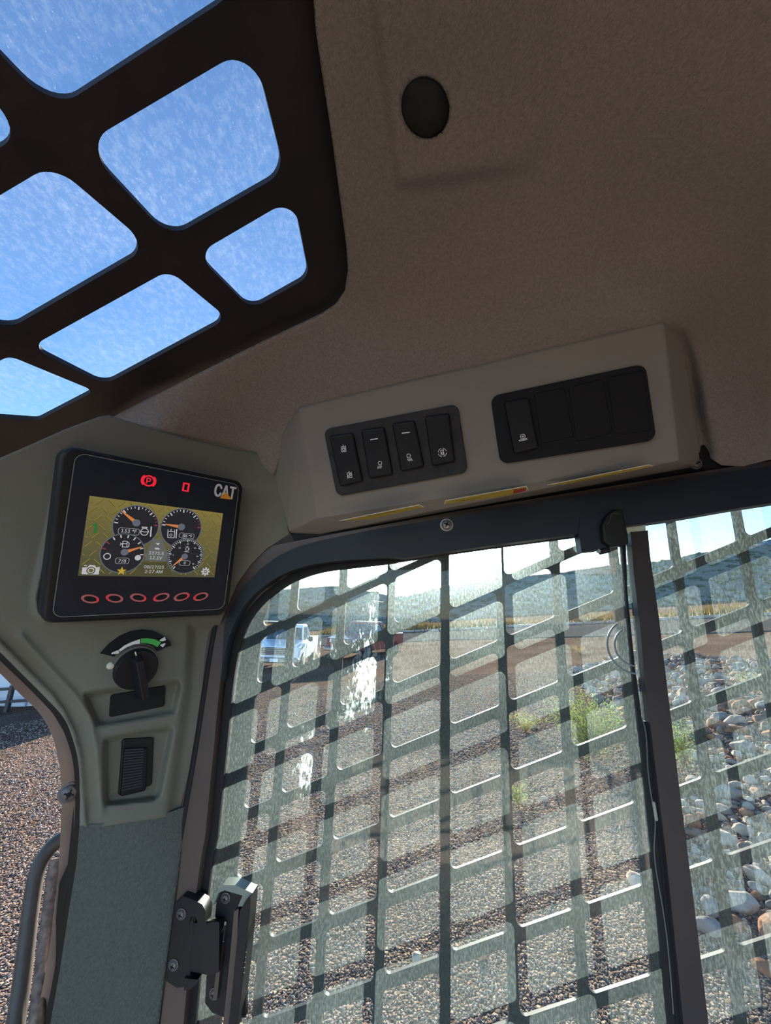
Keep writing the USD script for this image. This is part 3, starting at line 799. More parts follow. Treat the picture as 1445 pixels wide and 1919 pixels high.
for q in ([(1000, 738), (1056, 727), (1074, 818), (1014, 832)], [(1064, 726), (1128, 711), (1146, 812), (1080, 828)], [(1136, 709), (1202, 694), (1219, 806), (1152, 815)]):
    con.add('blank_cover', CONS.bevel(inplane(CONS, q, .003), .001, .0042, .0012), BLACK2, under=bz2, smooth=40)

# stickers folded round the console's lower edge
STK = mat('sticker_yellow', (.60, .44, .06), .45, vary=.15, scale=30)
STR = mat('sticker_red', (.45, .06, .04), .45)


def low_at(u, v, y):
    return ray(u, v) / ray(u, v)[1] * y


for (px, lab, marks) in (([(640, 975), (785, 946), (793, 950), (700, 971)], 'thin yellow warning sticker under the console beside the pillar', [(690, 966), (740, 957)]),
                         ([(836, 938), (985, 911), (989, 917), (950, 928), (834, 944)], 'yellow and red warning sticker under the middle of the console', [(862, 938), (902, 931)]),
                         ([(1030, 908), (1215, 871), (1222, 873), (1130, 893), (1060, 906)], 'yellow warning sticker under the rear half of the console', [(1080, 901), (1150, 888)])):
    c = np.mean(px, 0)
    # each sits on the console's underside, a strip sloping away from the lip
    A = Plane(np.cross(CONS.e1, (low_at(800, 956, .592) - low_at(800, 946, .541))), low_at(800, 948.5, .541), e1=CONS.e1).off(.0045)
    P_ = np.asarray(px, float)
    tpl = Thing('warning_sticker', lab, 'sticker', base=A.hit(*c), group=None)
    g = Polygon(A.uv(P_)).buffer(0)
    tpl.add('backing', A.solid(g.buffer(.0012, join_style='mitre'), 0, .0004), WHITEP, smooth=False)
    tpl.add('printed_face', A.solid(g, .0004, .0007), STK, smooth=False)
    a, b = A.uv(marks)
    tpl.add('printed_line', A.solid(LineString([a, b]).buffer(.0007), .0007, .0009), BLACK2, smooth=False)
    if 'red' in lab:
        e = A.uv([(962, 917), (985, 913), (985, 919), (962, 924)])
        tpl.add('red_panel', A.solid(Polygon(e).buffer(0), .0007, .0009), STR, smooth=False)

# screws of the rail and the header
F2s = F2.off(.006)
for (u, v), lab in (((837, 984), 'steel screw in the top rail above the side window'), ((1302, 868), 'rusty screw beside the rear end of the console')):
    t_ = Thing('screw', lab, 'screw', base=F2s.hit(u, v), group=None)
    screw(t_, 'head', F2s.hit(u, v), F2s.n, .0075, CHROME if u < 900 else DARKSCREW)
t_ = Thing('stud', 'small round stud under the top rail', 'stud', base=GLASS.hit(733, 1050))
t_.add('stud_head', lathe([(0, 0), (.006, 0), (.006, .004), (.0045, .006), (0, .0065)], GLASS.off(-.006).hit(733, 1049), [0, -1, 0], 20), CHROME)

# ================================================================== display monitor on the pillar
mo = Thing('display_monitor', 'black machine display with red warning lamps and four lit gauges', 'display', base=MON.hit(270, 1000))
back = MON.off(-.022)
FACE_Q = [(127, 834), (456, 900), (424, 1150), (77, 1167)]
mo.add('housing', MON.bevel(inplane(MON, [(116, 833), (458, 903), (427, 1153), (74, 1170)], .013), -.024, 0.0, .004), BLACK, smooth=40)
fg = inplane(MON, [(141, 847), (449, 908), (420, 1142), (96, 1158)], .010)
mo.add('face_plate', MON.bevel(fg, -.001, .0012, .0005), GLOSSF, smooth=40)
MF = MON.off(.0012)
fring = MF.poly([(141, 847), (449, 908), (420, 1142), (96, 1158)]); fring = rounded(fring, .010)
mo.add('face_edge', MF.solid(fring.buffer(-.0002).difference(fring.buffer(-.0009)), 0, .0002), LINEP, smooth=False)
SC = MON.off(.0014)
SCR = [(168, 929), (418, 962), (402, 1082), (146, 1079)]
s0 = SC.uv(SCR)
sdx = s0[1] - s0[0]; sw = np.linalg.norm(sdx); sdx = sdx / sw
scr = mo.add('screen', SC.solid(Polygon(s0), -.0008, .0), S_BG, smooth=False, label='lit olive screen with gauges')


def zz(x, y):        # coordinates in the close-up of the screen -> photograph
    return (130 + x / 4.661, 900 + y / 4.661)


def rad(c, r):
    a, b = SC.uv([zz(*c), zz(c[0] + r, c[1] + r * .13)])
    return np.linalg.norm(b - a)


def disc(c, r, h0, h1, hole=0):
    g = Point(*SC.uv([zz(*c)])[0]).buffer(r, quad_segs=14)
    if hole:
        g = g.difference(Point(*SC.uv([zz(*c)])[0]).buffer(hole, quad_segs=14))
    return SC.solid(g.intersection(Polygon(s0)), h0, h1)


sdy = np.array([-sdx[1], sdx[0]])
# tread-plate marks of the background picture
tick, tick2 = [], []
prng = np.random.default_rng(3)
for i in range(15):
    for j in range(9):
        x, y = (i + .5 * (j % 2)) / 14.5, (j + .4) / 9
        c = s0[0] + sdx * sw * x - sdy * x * 0 + (s0[3] - s0[0]) * y
        a = math.radians(48 if (i + j) % 2 else -42)
        d = np.array([math.cos(a), math.sin(a)]) * .0042
        d = d[0] * sdx + d[1] * sdy
        tick.append([c - d, c + d]); tick2.append([c - d + sdy * -.0009, c + d + sdy * -.0009])
cl = Polygon(s0).buffer(-.0012)
mo.add('tread_pattern', SC.solid(unary_union([LineString(t).buffer(.00042) for t in tick]).intersection(cl), 0, .0001), S_PLATE, under=scr, smooth=False)
mo.add('tread_shade', SC.solid(unary_union([LineString(t).buffer(.0004) for t in tick2]).intersection(cl), 0, .00006), S_PLATE2, under=scr, smooth=False)


def gauge(c, r, a0, a1, nt, needle, hub, red=(), lv=0, nlen=.80):
    R_ = rad(c, r); o = SC.uv([zz(*c)])[0]; b = .00012 + lv
    pol = lambda a, q: o + q * R_ * (math.cos(math.radians(a)) * sdx + math.sin(math.radians(a)) * sdy)
    mo.add('gauge_dial', disc(c, R_, b, b + .0001), S_DARK, under=scr, smooth=False)
    mo.add('gauge_rim', disc(c, R_ * 1.0, b + .0001, b + .0002, R_ * .955), S_RIM, under=scr, smooth=False)
    wh, rd = [], []
    for i in range(nt + 1):
        a = a0 + (a1 - a0) * i / nt
        big = i % 4 == 0 if nt > 9 else True
        seg = LineString([pol(a, .78 if big else .84), pol(a, .93)]).buffer(R_ * (.030 if big else .018), cap_style='flat')
        (rd if i in red else wh).append(seg)
    mo.add('gauge_ticks', SC.solid(unary_union(wh), b + .0001, b + .0002), S_WHITE, under=scr, smooth=False)
    if rd:
        mo.add('red_ticks', SC.solid(unary_union(rd), b + .0001, b + .0002), S_RED, under=scr, smooth=False)
    tip, h_ = SC.uv([zz(*needle)])[0], SC.uv([zz(*hub)])[0]
    d = (tip - h_) / np.linalg.norm(tip - h_); pn = np.array([-d[1], d[0]])
    mo.add('gauge_needle', SC.solid(Polygon([h_ + pn * R_ * .09, tip + pn * R_ * .025, tip - pn * R_ * .025, h_ - pn * R_ * .09]), b + .0002, b + .00035), S_ORANGE, under=scr, smooth=False)
    mo.add('needle_hub', SC.solid(Point(*h_).buffer(R_ * .17), b + .0003, b + .0005), S_RIM, under=scr, smooth=False)
    return R_, b


def box(c, w, h, lv):
    o = SC.uv([zz(*c)])[0]; w, h = w * px1, h * px1
    g = Polygon([o + sx * w / 2 * sdx + sy * h / 2 * sdy for sx, sy in ((-1, -1), (1, -1), (1, 1), (-1, 1))])
    g = rounded(g, h * .35)
    return SC.solid(g.difference(g.buffer(-.00035)), lv, lv + .0001)


px1 = rad((600, 500), 100) / 100
txt = lambda s, c, hgt, lv: text(SC, s, SC.uv([zz(*c)])[0], hgt * 1.12 * px1, sdx, lift=lv)
gauge((585, 400), 195, 175, 8, 16, (455, 268), (585, 372), red=(14, 15, 16))
gauge((980, 418), 172, 175, 8, 16, (838, 384), (978, 408), red=(14, 15, 16))
gauge((468, 636), 187, 168, -2, 8, (630, 582), (480, 628), red=(0, 1), lv=.0004)
gauge((1015, 660), 152, 232, -50, 40, (905, 745), (1005, 665), lv=.0004)
L1, L2 = .00045, .0009
W_ = []
W_ += [txt('133 °F', (520, 445), 27, L1), box((520, 447), 175, 60, L1), txt('88 °F', (1030, 486), 25, L1), box((1024, 485), 150, 52, L1)]
W_ += [txt('7/8', (460, 705), 27, L2), box((460, 703), 112, 56, L2), txt('0', (1005, 722), 24, L2), box((1005, 722), 108, 50, L2)]
W_ += [txt('3375.5', (758, 637), 26, L2), txt('12.1V', (754, 677), 26, L2), txt('08/27/25', (738, 758), 26, L2), txt('2:27 AM', (735, 797), 26, L2)]
o = lambda x, y: SC.uv([zz(x, y)])[0]
st = lambda segs, w, lv: SC.solid(unary_union([LineString([o(*p) for p in s]).buffer(w * px1 / 2) for s in segs]), lv, lv + .0001)
ring_ = lambda c, r, w, lv: SC.solid(Point(*o(*c)).buffer(r * px1).difference(Point(*o(*c)).buffer((r - w) * px1)), lv, lv + .0001)
fill = lambda pts, lv: SC.solid(Polygon([o(*p) for p in pts]).buffer(0), lv, lv + .0001)
W_ += [ring_((655, 450), 36, 7, L1), st([[(632, 408), (680, 412)], [(640, 408), (640, 420)], [(672, 410), (672, 424)], [(622, 450), (640, 448), (656, 452), (690, 450)]], 7, L1), st([[(714, 408), (708, 488)]], 12, L1)]
W_ += [st([[(860, 430), (858, 500), (914, 502), (918, 434)], [(888, 426), (886, 446)], [(870, 446), (905, 448)]], 7, L1), ring_((886, 478), 14, 5, L1), st([[(936, 430), (930, 502)]], 11, L1)]
W_ += [st([[(462, 580), (466, 530), (504, 534), (500, 582)], [(458, 582), (510, 584)], [(470, 552), (498, 554)], [(508, 540), (520, 548), (516, 580)], [(444, 548), (458, 556), (442, 566)]], 6, L2)]
W_ += [ring_((328, 664), 30, 8, L2), SC.solid(Point(*o(596, 676)).buffer(26 * px1), L2, L2 + .0001)]
W_ += [ring_((1026, 600), 18, 5, L2), st([[(1016, 578), (1036, 578)], [(1004, 622), (1044, 626)], [(1044, 590), (1040, 610)]], 5, L2)]
W_ += [fill([(752, 548), (790, 548), (771, 568)], L2), fill([(742, 602), (786, 606), (780, 590), (748, 588)], L2)]
for q in (('10', (960, 590)), ('15', (1032, 556)), ('20', (1095, 592)), ('25', (1115, 664)), ('5', (905, 652)), ('30', (1078, 730))):
    W_ += [text(SC, q[0], SC.uv([zz(*q[1])])[0], 13 * px1, sdx, lift=L2)]
panel_q = [(742, 512), (808, 520), (852, 640), (838, 706), (662, 698), (690, 600)]
mo.add('hour_panel', fill(panel_q, .0004), S_GREY, under=scr, smooth=False)
mo.add('panel_edge', SC.solid(Polygon([o(*p) for p in panel_q]).buffer(.0003).difference(Polygon([o(*p) for p in panel_q]).buffer(-.0002)), .0005, .0006), S_RIM, under=scr, smooth=False)
mo.add('date_panel', fill([(640, 716), (845, 712), (905, 832), (545, 830)], .0004), em('screen_dim_olive', (.060, .055, .024)), under=scr, smooth=False)
# camera and gear pictograms, star, green traveller mark
cam_g = Polygon([o(*p) for p in ((112, 762), (160, 757), (176, 738), (222, 742), (232, 760), (266, 756), (256, 822), (106, 820))]).difference(Point(*o(187, 787)).buffer(33 * px1)).union(Point(*o(187, 787)).buffer(24 * px1).difference(Point(*o(187, 787)).buffer(17 * px1)))
W_ += [SC.solid(cam_g, L1, L1 + .0001), fill([(128, 740), (152, 740), (152, 748), (128, 748)], L1)]
gear = Point(*o(1188, 797)).buffer(32 * px1)
for a in range(0, 360, 45):
    gear = gear.union(LineString([o(1188, 797), o(1188, 797) + 45 * px1 * np.array([math.cos(math.radians(a)), math.sin(math.radians(a))])]).buffer(8 * px1, cap_style='flat'))
gear = gear.difference(Point(*o(1188, 797)).buffer(18 * px1)).union(Point(*o(1188, 797)).buffer(9 * px1))
W_ += [SC.solid(gear, L1, L1 + .0001)]
mo.add('screen_print', join(*W_), S_WHITE, under=scr, smooth=False, label='white readings and pictograms')
star = [o(453, 792) + (42 if k % 2 == 0 else 17) * px1 * np.array([math.sin(math.pi * k / 5), math.cos(math.pi * k / 5)]) for k in range(10)]
mo.add('star_mark', SC.solid(Polygon(star), .0012, .0013), S_YEL, under=scr, smooth=False)
mo.add('green_mark', fill([(192, 388), (240, 372), (244, 410), (232, 462), (208, 458), (218, 402)], L1), S_GREEN, under=scr, smooth=False)


def zl(x, y):        # wider close-up of the display -> photograph
    return (60 + x / 3.4405, 820 + y / 3.4405)


mdx = MF.uv([zl(1130, 1010)])[0] - MF.uv([zl(320, 1040)])[0]; mdx = MF.uv([(449, 908)])[0] - MF.uv([(141, 847)])[0]; mdx /= np.linalg.norm(mdx); mdy = np.array([-mdx[1], mdx[0]])
for (x, y, w, hot) in ((375, 1040, 60, 0), (532, 1036, 58, 180), (685, 1032, 54, 0), (834, 1029, 52, 180), (965, 1026, 50, 10), (1088, 1025, 47, 180)):
    c = MF.uv([zl(x, y)])[0]; r = np.linalg.norm(MF.uv([zl(x + w, y)])[0] - c)
    el = shapely.affinity.rotate(shapely.affinity.scale(Point(*c).buffer(r), 1.0, .52), math.degrees(math.atan2(mdx[1], mdx[0])) + (-14 if x < 750 else 14), origin=tuple(c))
    ins = shapely.affinity.scale(el, .70, .64)
    b = mo.add('button', MF.bevel(ins, -.0004, .0008, .0003), BLACK2, smooth=40)
    rg = el.difference(ins)
    mo.add('lit_ring', MF.solid(rg, 0, .0005), RINGPINK, under=b, smooth=False, label='glowing red ring')
    hb = Point(*(c + mdx * r * .95 * math.cos(math.radians(hot)))).buffer(r * .55)
    mo.add('bright_arc', MF.solid(rg.intersection(hb), .0005, .0007), RINGRED, under=b, smooth=False)
c = MF.uv([zl(752, 279)])[0]; r = np.linalg.norm(MF.uv([zl(752 + 40, 279)])[0] - c)
P_c = Point(*c)
lampg = P_c.buffer(r).difference(P_c.buffer(r * .74))
side_ = [LineString([tuple(c + 1.12 * r * (math.cos(math.radians(a)) * mdx + math.sin(math.radians(a)) * mdy)) for a in np.linspace(s - 42, s + 42, 9)]).buffer(r * .13) for s in (0, 180)]
w_ = mo.add('warning_lamp', MF.solid(unary_union([lampg] + side_), 0, .0004), LEDRED, smooth=False, label='red lit parking brake symbol')
mo.add('letter', text(MF, 'P', c, r * 1.0, mdx, lift=.0, h=.0004, bold=True), LEDRED, under=w_, smooth=False)
c2 = MF.uv([zl(992, 320)])[0]
rc = Polygon([c2 + sx * r * .62 * mdx + sy * r * .82 * mdy for sx, sy in ((-1, -1), (1, -1), (1, 1), (-1, 1))]); ri = Polygon([c2 + sx * r * .30 * mdx + sy * r * .55 * mdy for sx, sy in ((-1, -1), (1, -1), (1, 1), (-1, 1))])
mo.add('warning_lamp', MF.solid(rc.difference(ri), 0, .0004), LEDRED, smooth=False, label='red lit hollow rectangle')
# maker's lettering
LG = mat('logo_print', (.62, .60, .58), .5)
c3 = MF.uv([zl(1246, 348)])[0]; lh = np.linalg.norm(MF.uv([zl(1240, 390)])[0] - MF.uv([zl(1240, 312)])[0])
lw = np.linalg.norm(MF.uv([zl(1312, 358)])[0] - MF.uv([zl(1178, 338)])[0])
tm = meshkit.text_mesh('CAT', lh * .98, .0002, True); sp_ = np.ptp(np.array(tm.vertices)[:, 0])
lg = mo.add('logo', join(*[text(MF, 'CAT', c3 + mdx * d_, lh * .98, mdx, h=.0002 + k_ * 1e-5, bold=True, wide=lw / sp_) for k_, d_ in enumerate((-.00035, 0, .00035))]), LG, smooth=False, label='white block letters with an orange triangle')
tri = MF.uv([zl(1208, 391), zl(1288, 400), zl(1250, 352)])
mo.add('triangle', MF.solid(Polygon(tri), .0003, .0005), ORANGEP, under=lg, smooth=False)

# ================================================================== knob, blank cover, rocker switch on the pillar
TF = Plane(TRIMP.n, trim.at(np.array([[250., 1240.]]))[0], e1=[.579, .812, .07])


def zk(x, y):
    return (100 + x / 4.516, 1160 + y / 4.516)


T1 = TF.off(.0008)
kn = Thing('control_knob', 'black rotary throttle knob under its curved green and white scale', 'knob', base=TF.hit(248, 1258))
arc = [zk(*p) for p in ((400, 292), (470, 215), (560, 150), (660, 108), (760, 94), (850, 104), (930, 145), (985, 190), (1000, 225), (950, 240), (880, 275), (850, 235), (780, 210), (690, 205), (620, 225), (560, 262), (515, 320))]
kn.add('scale_plate', T1.solid(T1.poly(arc), -.003, .0), BLACK2, smooth=False)
T2 = T1.off(.0002)
kn.add('white_band', T2.solid(Polygon(T2.uv([zk(*p) for p in ((552, 262), (600, 225), (660, 195), (733, 170), (733, 208), (680, 214), (620, 238), (565, 275))])).buffer(0), 0, .0003), WHITEP, smooth=False)
kn.add('green_band', T2.solid(Polygon(T2.uv([zk(*p) for p in ((740, 165), (800, 162), (860, 172), (912, 196), (880, 238), (830, 212), (780, 204), (740, 204))])).buffer(0), 0, .0003), GREENP, smooth=False)
mk = [[(908, 180), (940, 160), (920, 182), (945, 175)], [(912, 222), (940, 212), (925, 232)], [(500, 290), (545, 272), (520, 288), (548, 285)]]
for s in mk:
    kn.add('scale_symbol', T2.solid(LineString(T2.uv([zk(*p) for p in s])).buffer(.0011), 0, .0003), WHITEP, smooth=False)
kc = TF.hit(*zk(690, 410)); kr = np.linalg.norm(TF.hit(*zk(875, 390)) - TF.hit(*zk(505, 420))) / 2
kn.add('knob_body', lathe([(0, 0), (kr, 0), (kr, .004), (kr * .97, .009), (kr * .93, .0105), (0, .0108)], kc, TF.n, 36), BLACK, smooth=30)
gd = TF.uv([zk(665, 300)])[0] - TF.uv([zk(720, 600)])[0]; gd /= np.linalg.norm(gd)
gd3 = gd[0] * TF.e1 + gd[1] * TF.e2; gx3 = np.cross(TF.n, gd3)
kc2 = kc - gd3 * kr * .10 + TF.n * .010
pts = [kc2 + gd3 * a * kr + gx3 * b * kr + TF.n * h for a, b, h in ((.82, .20, 0), (.82, -.20, 0), (-1.28, .24, 0), (-1.28, -.24, 0), (.70, .10, .014), (.70, -.10, .014), (-1.20, .12, .015), (-1.20, -.12, .015))]
kn.add('grip', hull_balls(pts, .0015), BLACK, smooth=40)
pl_ = TF.off(.0112)
kn.add('pointer_line', pl_.solid(LineString(pl_.uv([zk(692, 282), zk(708, 330), zk(715, 415)])).buffer(.0007), 0, .0004), mat('pale_line', (.75, .72, .45), .5), smooth=False)
kn.add('trim_ring', lathe([(kr * .9, -.002), (kr * 1.10, -.002), (kr * 1.08, .0022), (kr * .98, .003)], kc - gx3 * .0, TF.n, 30), mat('knob_ring', (.11, .10, .09), .45), smooth=40)
led = Thing('indicator_light', 'small pale indicator bead beside the throttle knob', 'light', base=TF.hit(*zk(475, 395)))
led.add('bead', lathe([(0, -.003), (.0042, -.003), (.0042, .001), (.003, .0035), (0, .0045)], TF.hit(*zk(482, 395)), TF.n, 16), CREAM)

BQ = [zk(*p) for p in ((482, 640), (948, 558), (938, 738), (470, 832))]
b3 = trim.at(np.array(BQ)); bn = np.cross(b3[1] - b3[0], b3[3] - b3[0]); BPn = Plane(bn, b3.mean(0), e1=b3[1] - b3[0])
bp = Thing('cover_plate', 'blank black cover plate in the recess below the throttle knob', 'cover plate', base=b3.mean(0))
bp.add('plate', BPn.bevel(inplane(BPn, BQ, .003), -.004, .0022, .001), BLACK2, smooth=40)

SQ = [zk(*p) for p in ((580, 1012), (845, 998), (830, 1400), (545, 1492))]
q3 = trim.at(np.array(SQ)); sn = np.cross(q3[1] - q3[0], q3[3] - q3[0]); SP = Plane(sn, q3.mean(0), e1=q3[1] - q3[0])
sw_ = Thing('rocker_switch', 'black ribbed rocker switch in the lower recess of the pillar trim', 'switch', base=q3.mean(0))
sw_.add('bezel', SP.bevel(inplane(SP, SQ, .003), -.006, .003, .0012), BLACK, smooth=40)
RQ = [zk(*p) for p in ((584, 1090), (785, 1080), (765, 1440), (556, 1488))]
rp_ = sw_.add('rocker', SP.bevel(inplane(SP, RQ, .002), .002, .0075, .002), BLACK2, smooth=40)
a4 = SP.uv(RQ); S75 = SP.off(.0072); a4 = S75.uv(RQ)
RB = mat('rocker_rib', (.035, .035, .038), .4)
for k in range(15):
    t = (k + .8) / 16.2
    l_, r_ = a4[0] * (1 - t) + a4[3] * t, a4[1] * (1 - t) + a4[2] * t
    sw_.add('rib', tube(S75.to3(np.array([l_ * .9 + r_ * .1, l_ * .1 + r_ * .9])), .0008, 6), RB, under=rp_, smooth=40)

# ================================================================== sliding window latch and its catch
def zt(x, y):
    return (290 + x / 5.352, 1600 + y / 5.352)


FS = F1.off(.0085)
ca = Thing('window_catch', 'black screwed catch plate on the window frame with curved keeper', 'catch', base=FS.hit(365, 1770))
ca.add('plate', FS.bevel(Polygon(FS.uv([zt(*p) for p in ((235, 460), (330, 372), (420, 425), (400, 640), (340, 1190), (370, 1300), (240, 1318), (135, 1250))])).convex_hull, -.001, .0045, .0012), BLACK, smooth=40)
kp = FS.off(.004)
keeper = [(390, 560), (455, 470), (520, 470), (548, 560), (540, 640), (480, 640), (440, 600), (405, 650)]
ca.add('keeper', FS.solid(Polygon(FS.uv([zt(*p) for p in ((330, 372), (440, 410), (520, 455), (552, 520), (545, 650), (520, 668), (480, 640), (450, 570), (410, 565), (385, 640), (380, 480))])).buffer(0), -.006, .010), BLACK, smooth=40)
ca.add('keeper', FS.solid(Polygon(FS.uv([zt(*p) for p in ((335, 1190), (470, 1205), (440, 1265), (390, 1305), (330, 1310))])).buffer(0), -.006, .008), BLACK, smooth=40)
for p in ((268, 602), (190, 1112)):
    screw(ca, 'screw', FS.off(.0045).hit(*zt(*p)), FS.n, .0048, LSCREW)
GL = GLASS.off(.001)
la = Thing('window_latch', 'black pull latch bolted to the sliding side window pane', 'latch', base=GL.hit(420, 1780))
LP = GL.off(.010)
# bolt block that enters the catch, a bent sheet
LB = GL.off(.020)
blk = [LB.hit(*zt(*p)) for p in ((398, 700), (560, 690), (640, 690), (640, 1165), (545, 1200), (352, 1160))]
blk2 = [GL.off(.008).hit(*zt(*p)) for p in ((405, 690), (690, 655), (640, 1170), (360, 1150))]
la.add('bolt_block', hull_balls(blk + blk2, .0015), BLACK, smooth=40)
base_q = [(628, 605), (645, 420), (690, 310), (760, 275), (935, 330), (935, 1590), (735, 1600), (600, 1545), (530, 1450), (545, 1180), (700, 1000), (742, 650)]
la.add('base_plate', GL.solid(rounded(Polygon(GL.uv([zt(*p) for p in base_q])).buffer(0), .001), .0, .006), BLACK, smooth=40)
la.add('slide_slot', GL.off(.0061).solid(Polygon(GL.off(.0061).uv([zt(*p) for p in ((715, 860), (820, 770), (800, 1320), (680, 1390))])), 0, .0006), RUBBER)
la.add('slide_bar', GL.solid(Polygon(GL.uv([zt(*p) for p in ((690, 860), (722, 860), (668, 1385), (625, 1385))])), .004, .011), FRAME)
LH = GL.off(.014)
grip_f = [zt(*p) for p in ((860, 480), (905, 450), (870, 1250), (800, 1720), (738, 1720), (790, 1250))]
la.add('grip_flange', GL.solid(Polygon(GL.uv(grip_f)), .004, .018), FRAME, smooth=40)
grip_o = [zt(*p) for p in ((930, 450), (975, 370), (1032, 315), (1030, 420), (985, 900), (912, 1570), (850, 1705), (808, 1705), (855, 1250))]
la.add('grip_side', GL.solid(Polygon(GL.uv(grip_o)).buffer(0), .0, .022), BLACK, smooth=40)
la.add('grip_cap', GL.solid(Polygon(GL.uv([zt(*p) for p in ((640, 420), (690, 290), (740, 232), (860, 235), (1032, 312), (1000, 345), (940, 440), (890, 440), (935, 335), (760, 285), (700, 310), (655, 430))])).buffer(0), .0, .016), mat('latch_edge', (.20, .23, .21), .35, metal=.4), smooth=40)
for k in range(7):
    a, b = GL.off(.0222).hit(*zt(925 - k * 5, 880 + k * 52)), GL.off(.0222).hit(*zt(910 - k * 5, 915 + k * 52))
    la.add('grip_rib', tube([a, b], .0008, 6), RUBBER)
for p in ((712, 442), (598, 1402)):
    screw(la, 'screw', GL.off(.006).hit(*zt(*p)), GL.n, .0048, LSCREW)

# ================================================================== upper catch bracket on the rail
def zu(x, y):
    return (1040 + x / 6.568, 920 + y / 6.568)


B1 = F2.off(.006)
br = Thing('rail_bracket', 'black bracket hanging from the top rail beside the stile', 'bracket', base=B1.hit(1130, 1000))
br.add('plate', B1.solid(Polygon(B1.uv([zu(*p) for p in ((290, 520), (325, 752), (530, 730), (640, 700), (640, 300), (300, 330))])), -.016, .001), BEAM, smooth=40)
b2 = B1.off(.006)
br.add('clip_body', B1.bevel(Polygon(B1.uv([zu(*p) for p in ((600, 320), (690, 245), (790, 250), (805, 480), (860, 560), (865, 665), (660, 700), (560, 640), (540, 440))])).convex_hull, -.016, .011, .003), BLACK, smooth=40)
br.add('clip_tongue', tube(smooth_path([B1.off(.0115).hit(*zu(*p)) for p in ((790, 290), (690, 300), (675, 360), (630, 420))], 14), .0012, 8), DUSTY)
br.add('roller', tube([B1.off(-.002).hit(*zu(545, 745)), B1.off(-.002).hit(*zu(660, 720))], .0045, 14), BLACK)
br.add('roller_pin', lathe([(0, 0), (.0028, 0), (.0028, .001), (0, .0016)], B1.off(.001).hit(*zu(540, 742)), [-.6, -.7, 0], 14), CHROME)

RC = GLASS.off(.004)
rc_ = RC.uv([(1188, 1212)])[0]; rr_ = np.linalg.norm(RC.uv([(1188, 1262)])[0] - rc_)
pu = Thing('finger_pull', 'clear round finger pull on the pane edge beside the stile', 'pull', base=RC.hit(1188, 1212))
CLEARR = mat('pull_plastic', (.16, .19, .21), .25)
for k in (1.0, .72):
    aa = np.radians(np.linspace(122, 268, 26))
    pu.add('ring', tube(RC.to3(rc_ + k * rr_ * np.c_[np.cos(aa), np.sin(aa)]), .0013, 8), CLEARR, smooth=60)

# ================================================================== door-frame bolt and outside grab handle
bpos = door2.at(np.array([[129., 1485.]]))[0]
bo = Thing('frame_bolt', 'round-headed bolt in the front door frame edge', 'bolt', base=bpos)
screw(bo, 'head', bpos, PILP.n * .8 + np.array([.1, -.3, 0]), .0085, DARKSCREW)
gh = Thing('grab_handle', 'worn black grab handle outside the front door opening', 'handle', base=ray(40, 1919) * .62 / 760)


def zd(x, y):
    return (0 + x / 2.668, 1200 + y / 2.668)


gd_ = lambda p, k: ray(*zd(*p)) / np.linalg.norm(ray(*zd(*p))) * k
outer_t = [gd_(p, .78) for p in ((345, 985), (290, 1005), (230, 1065), (188, 1150), (165, 1260), (140, 1450), (110, 1700), (78, 1919), (50, 2150))]
gh.add('outer_rail', tube(smooth_path(outer_t, 60), .0085, 16), mat('handle_black', (.05, .042, .036), .38, vary=.4, scale=60), smooth=60)
inner_t = [gd_(p, .76) for p in ((284, 1090), (272, 1150), (246, 1350), (216, 1600), (178, 1919), (148, 2150))]
WORN = mat('worn_steel', (.045, .036, .032), .45, color2=(.17, .125, .10), scale=140, metal=.3, bump=.0003, bscale=260)
gh.add('inner_post', tube(smooth_path(inner_t, 40), .007, 16), WORN, smooth=60)

# ================================================================== outside: gravel, stones, shrubs, vehicles
def pebble(seed, sub=1):
    t = trimesh.creation.icosphere(sub, 1.0); v = np.array(t.vertices)
    v = v * (.72 + .56 * meshkit.noise(v * 1.3 + seed * 5.3, seed))[:, None] * np.array([1, .78, .55])
    return v, np.array(t.faces)


pr_ = np.random.default_rng(21)
gpath = numbered('/World', 'gravel')
gi = UsdGeom.PointInstancer.Define(stage, gpath)
tag(gi.GetPrim(), 'loose pinkish brown gravel covering the lot around the machine', 'gravel', kind='stuff')
GM = [mat('pebble_tan', (.34, .24, .18), .9, spec=.08), mat('pebble_grey', (.26, .21, .18), .9, spec=.08), mat('pebble_pale', (.46, .38, .31), .9, spec=.08), mat('pebble_brown', (.20, .135, .105), .9, spec=.08), mat('pebble_rose', (.33, .20, .16), .9, spec=.08)]
targets = []
for k in range(10):
    p_ = f"{gpath}/pebble" + (f"_{k:03d}" if k else "")
    usdkit.mesh(stage, p_, pebble(k), GM[k % 5], smooth=60); targets.append(Sdf.Path(p_))
gi.CreatePrototypesRel().SetTargets(targets)
NP_ = 170000
r_ = np.exp(pr_.uniform(math.log(1.9), math.log(13), NP_)); a_ = np.radians(pr_.uniform(-76, 56, NP_))
X_, Y_ = r_ * np.sin(a_), r_ * np.cos(a_)
keep = Y_ > .95
X_, Y_, r_ = X_[keep], Y_[keep], r_[keep]
s_ = (.0036 + .0060 * pr_.random(len(X_)) ** 2.2) * np.clip(r_ / 3.4, .85, 2.2)
Z_ = ground_z(X_, Y_) + s_ * .05
q_ = pr_.normal(size=(len(X_), 4)); q_[:, 1:3] *= .35; q_ /= np.linalg.norm(q_, axis=1)[:, None]
gi.CreatePositionsAttr(Vt.Vec3fArray.FromNumpy((np.c_[X_, Y_, Z_] + EYE).astype(np.float32)))
gi.CreateScalesAttr(Vt.Vec3fArray.FromNumpy((s_[:, None] * np.ones(3)).astype(np.float32)))
gi.CreateOrientationsAttr(Vt.QuathArray([Gf.Quath(float(w), float(x), float(y), float(z)) for w, x, y, z in q_]))
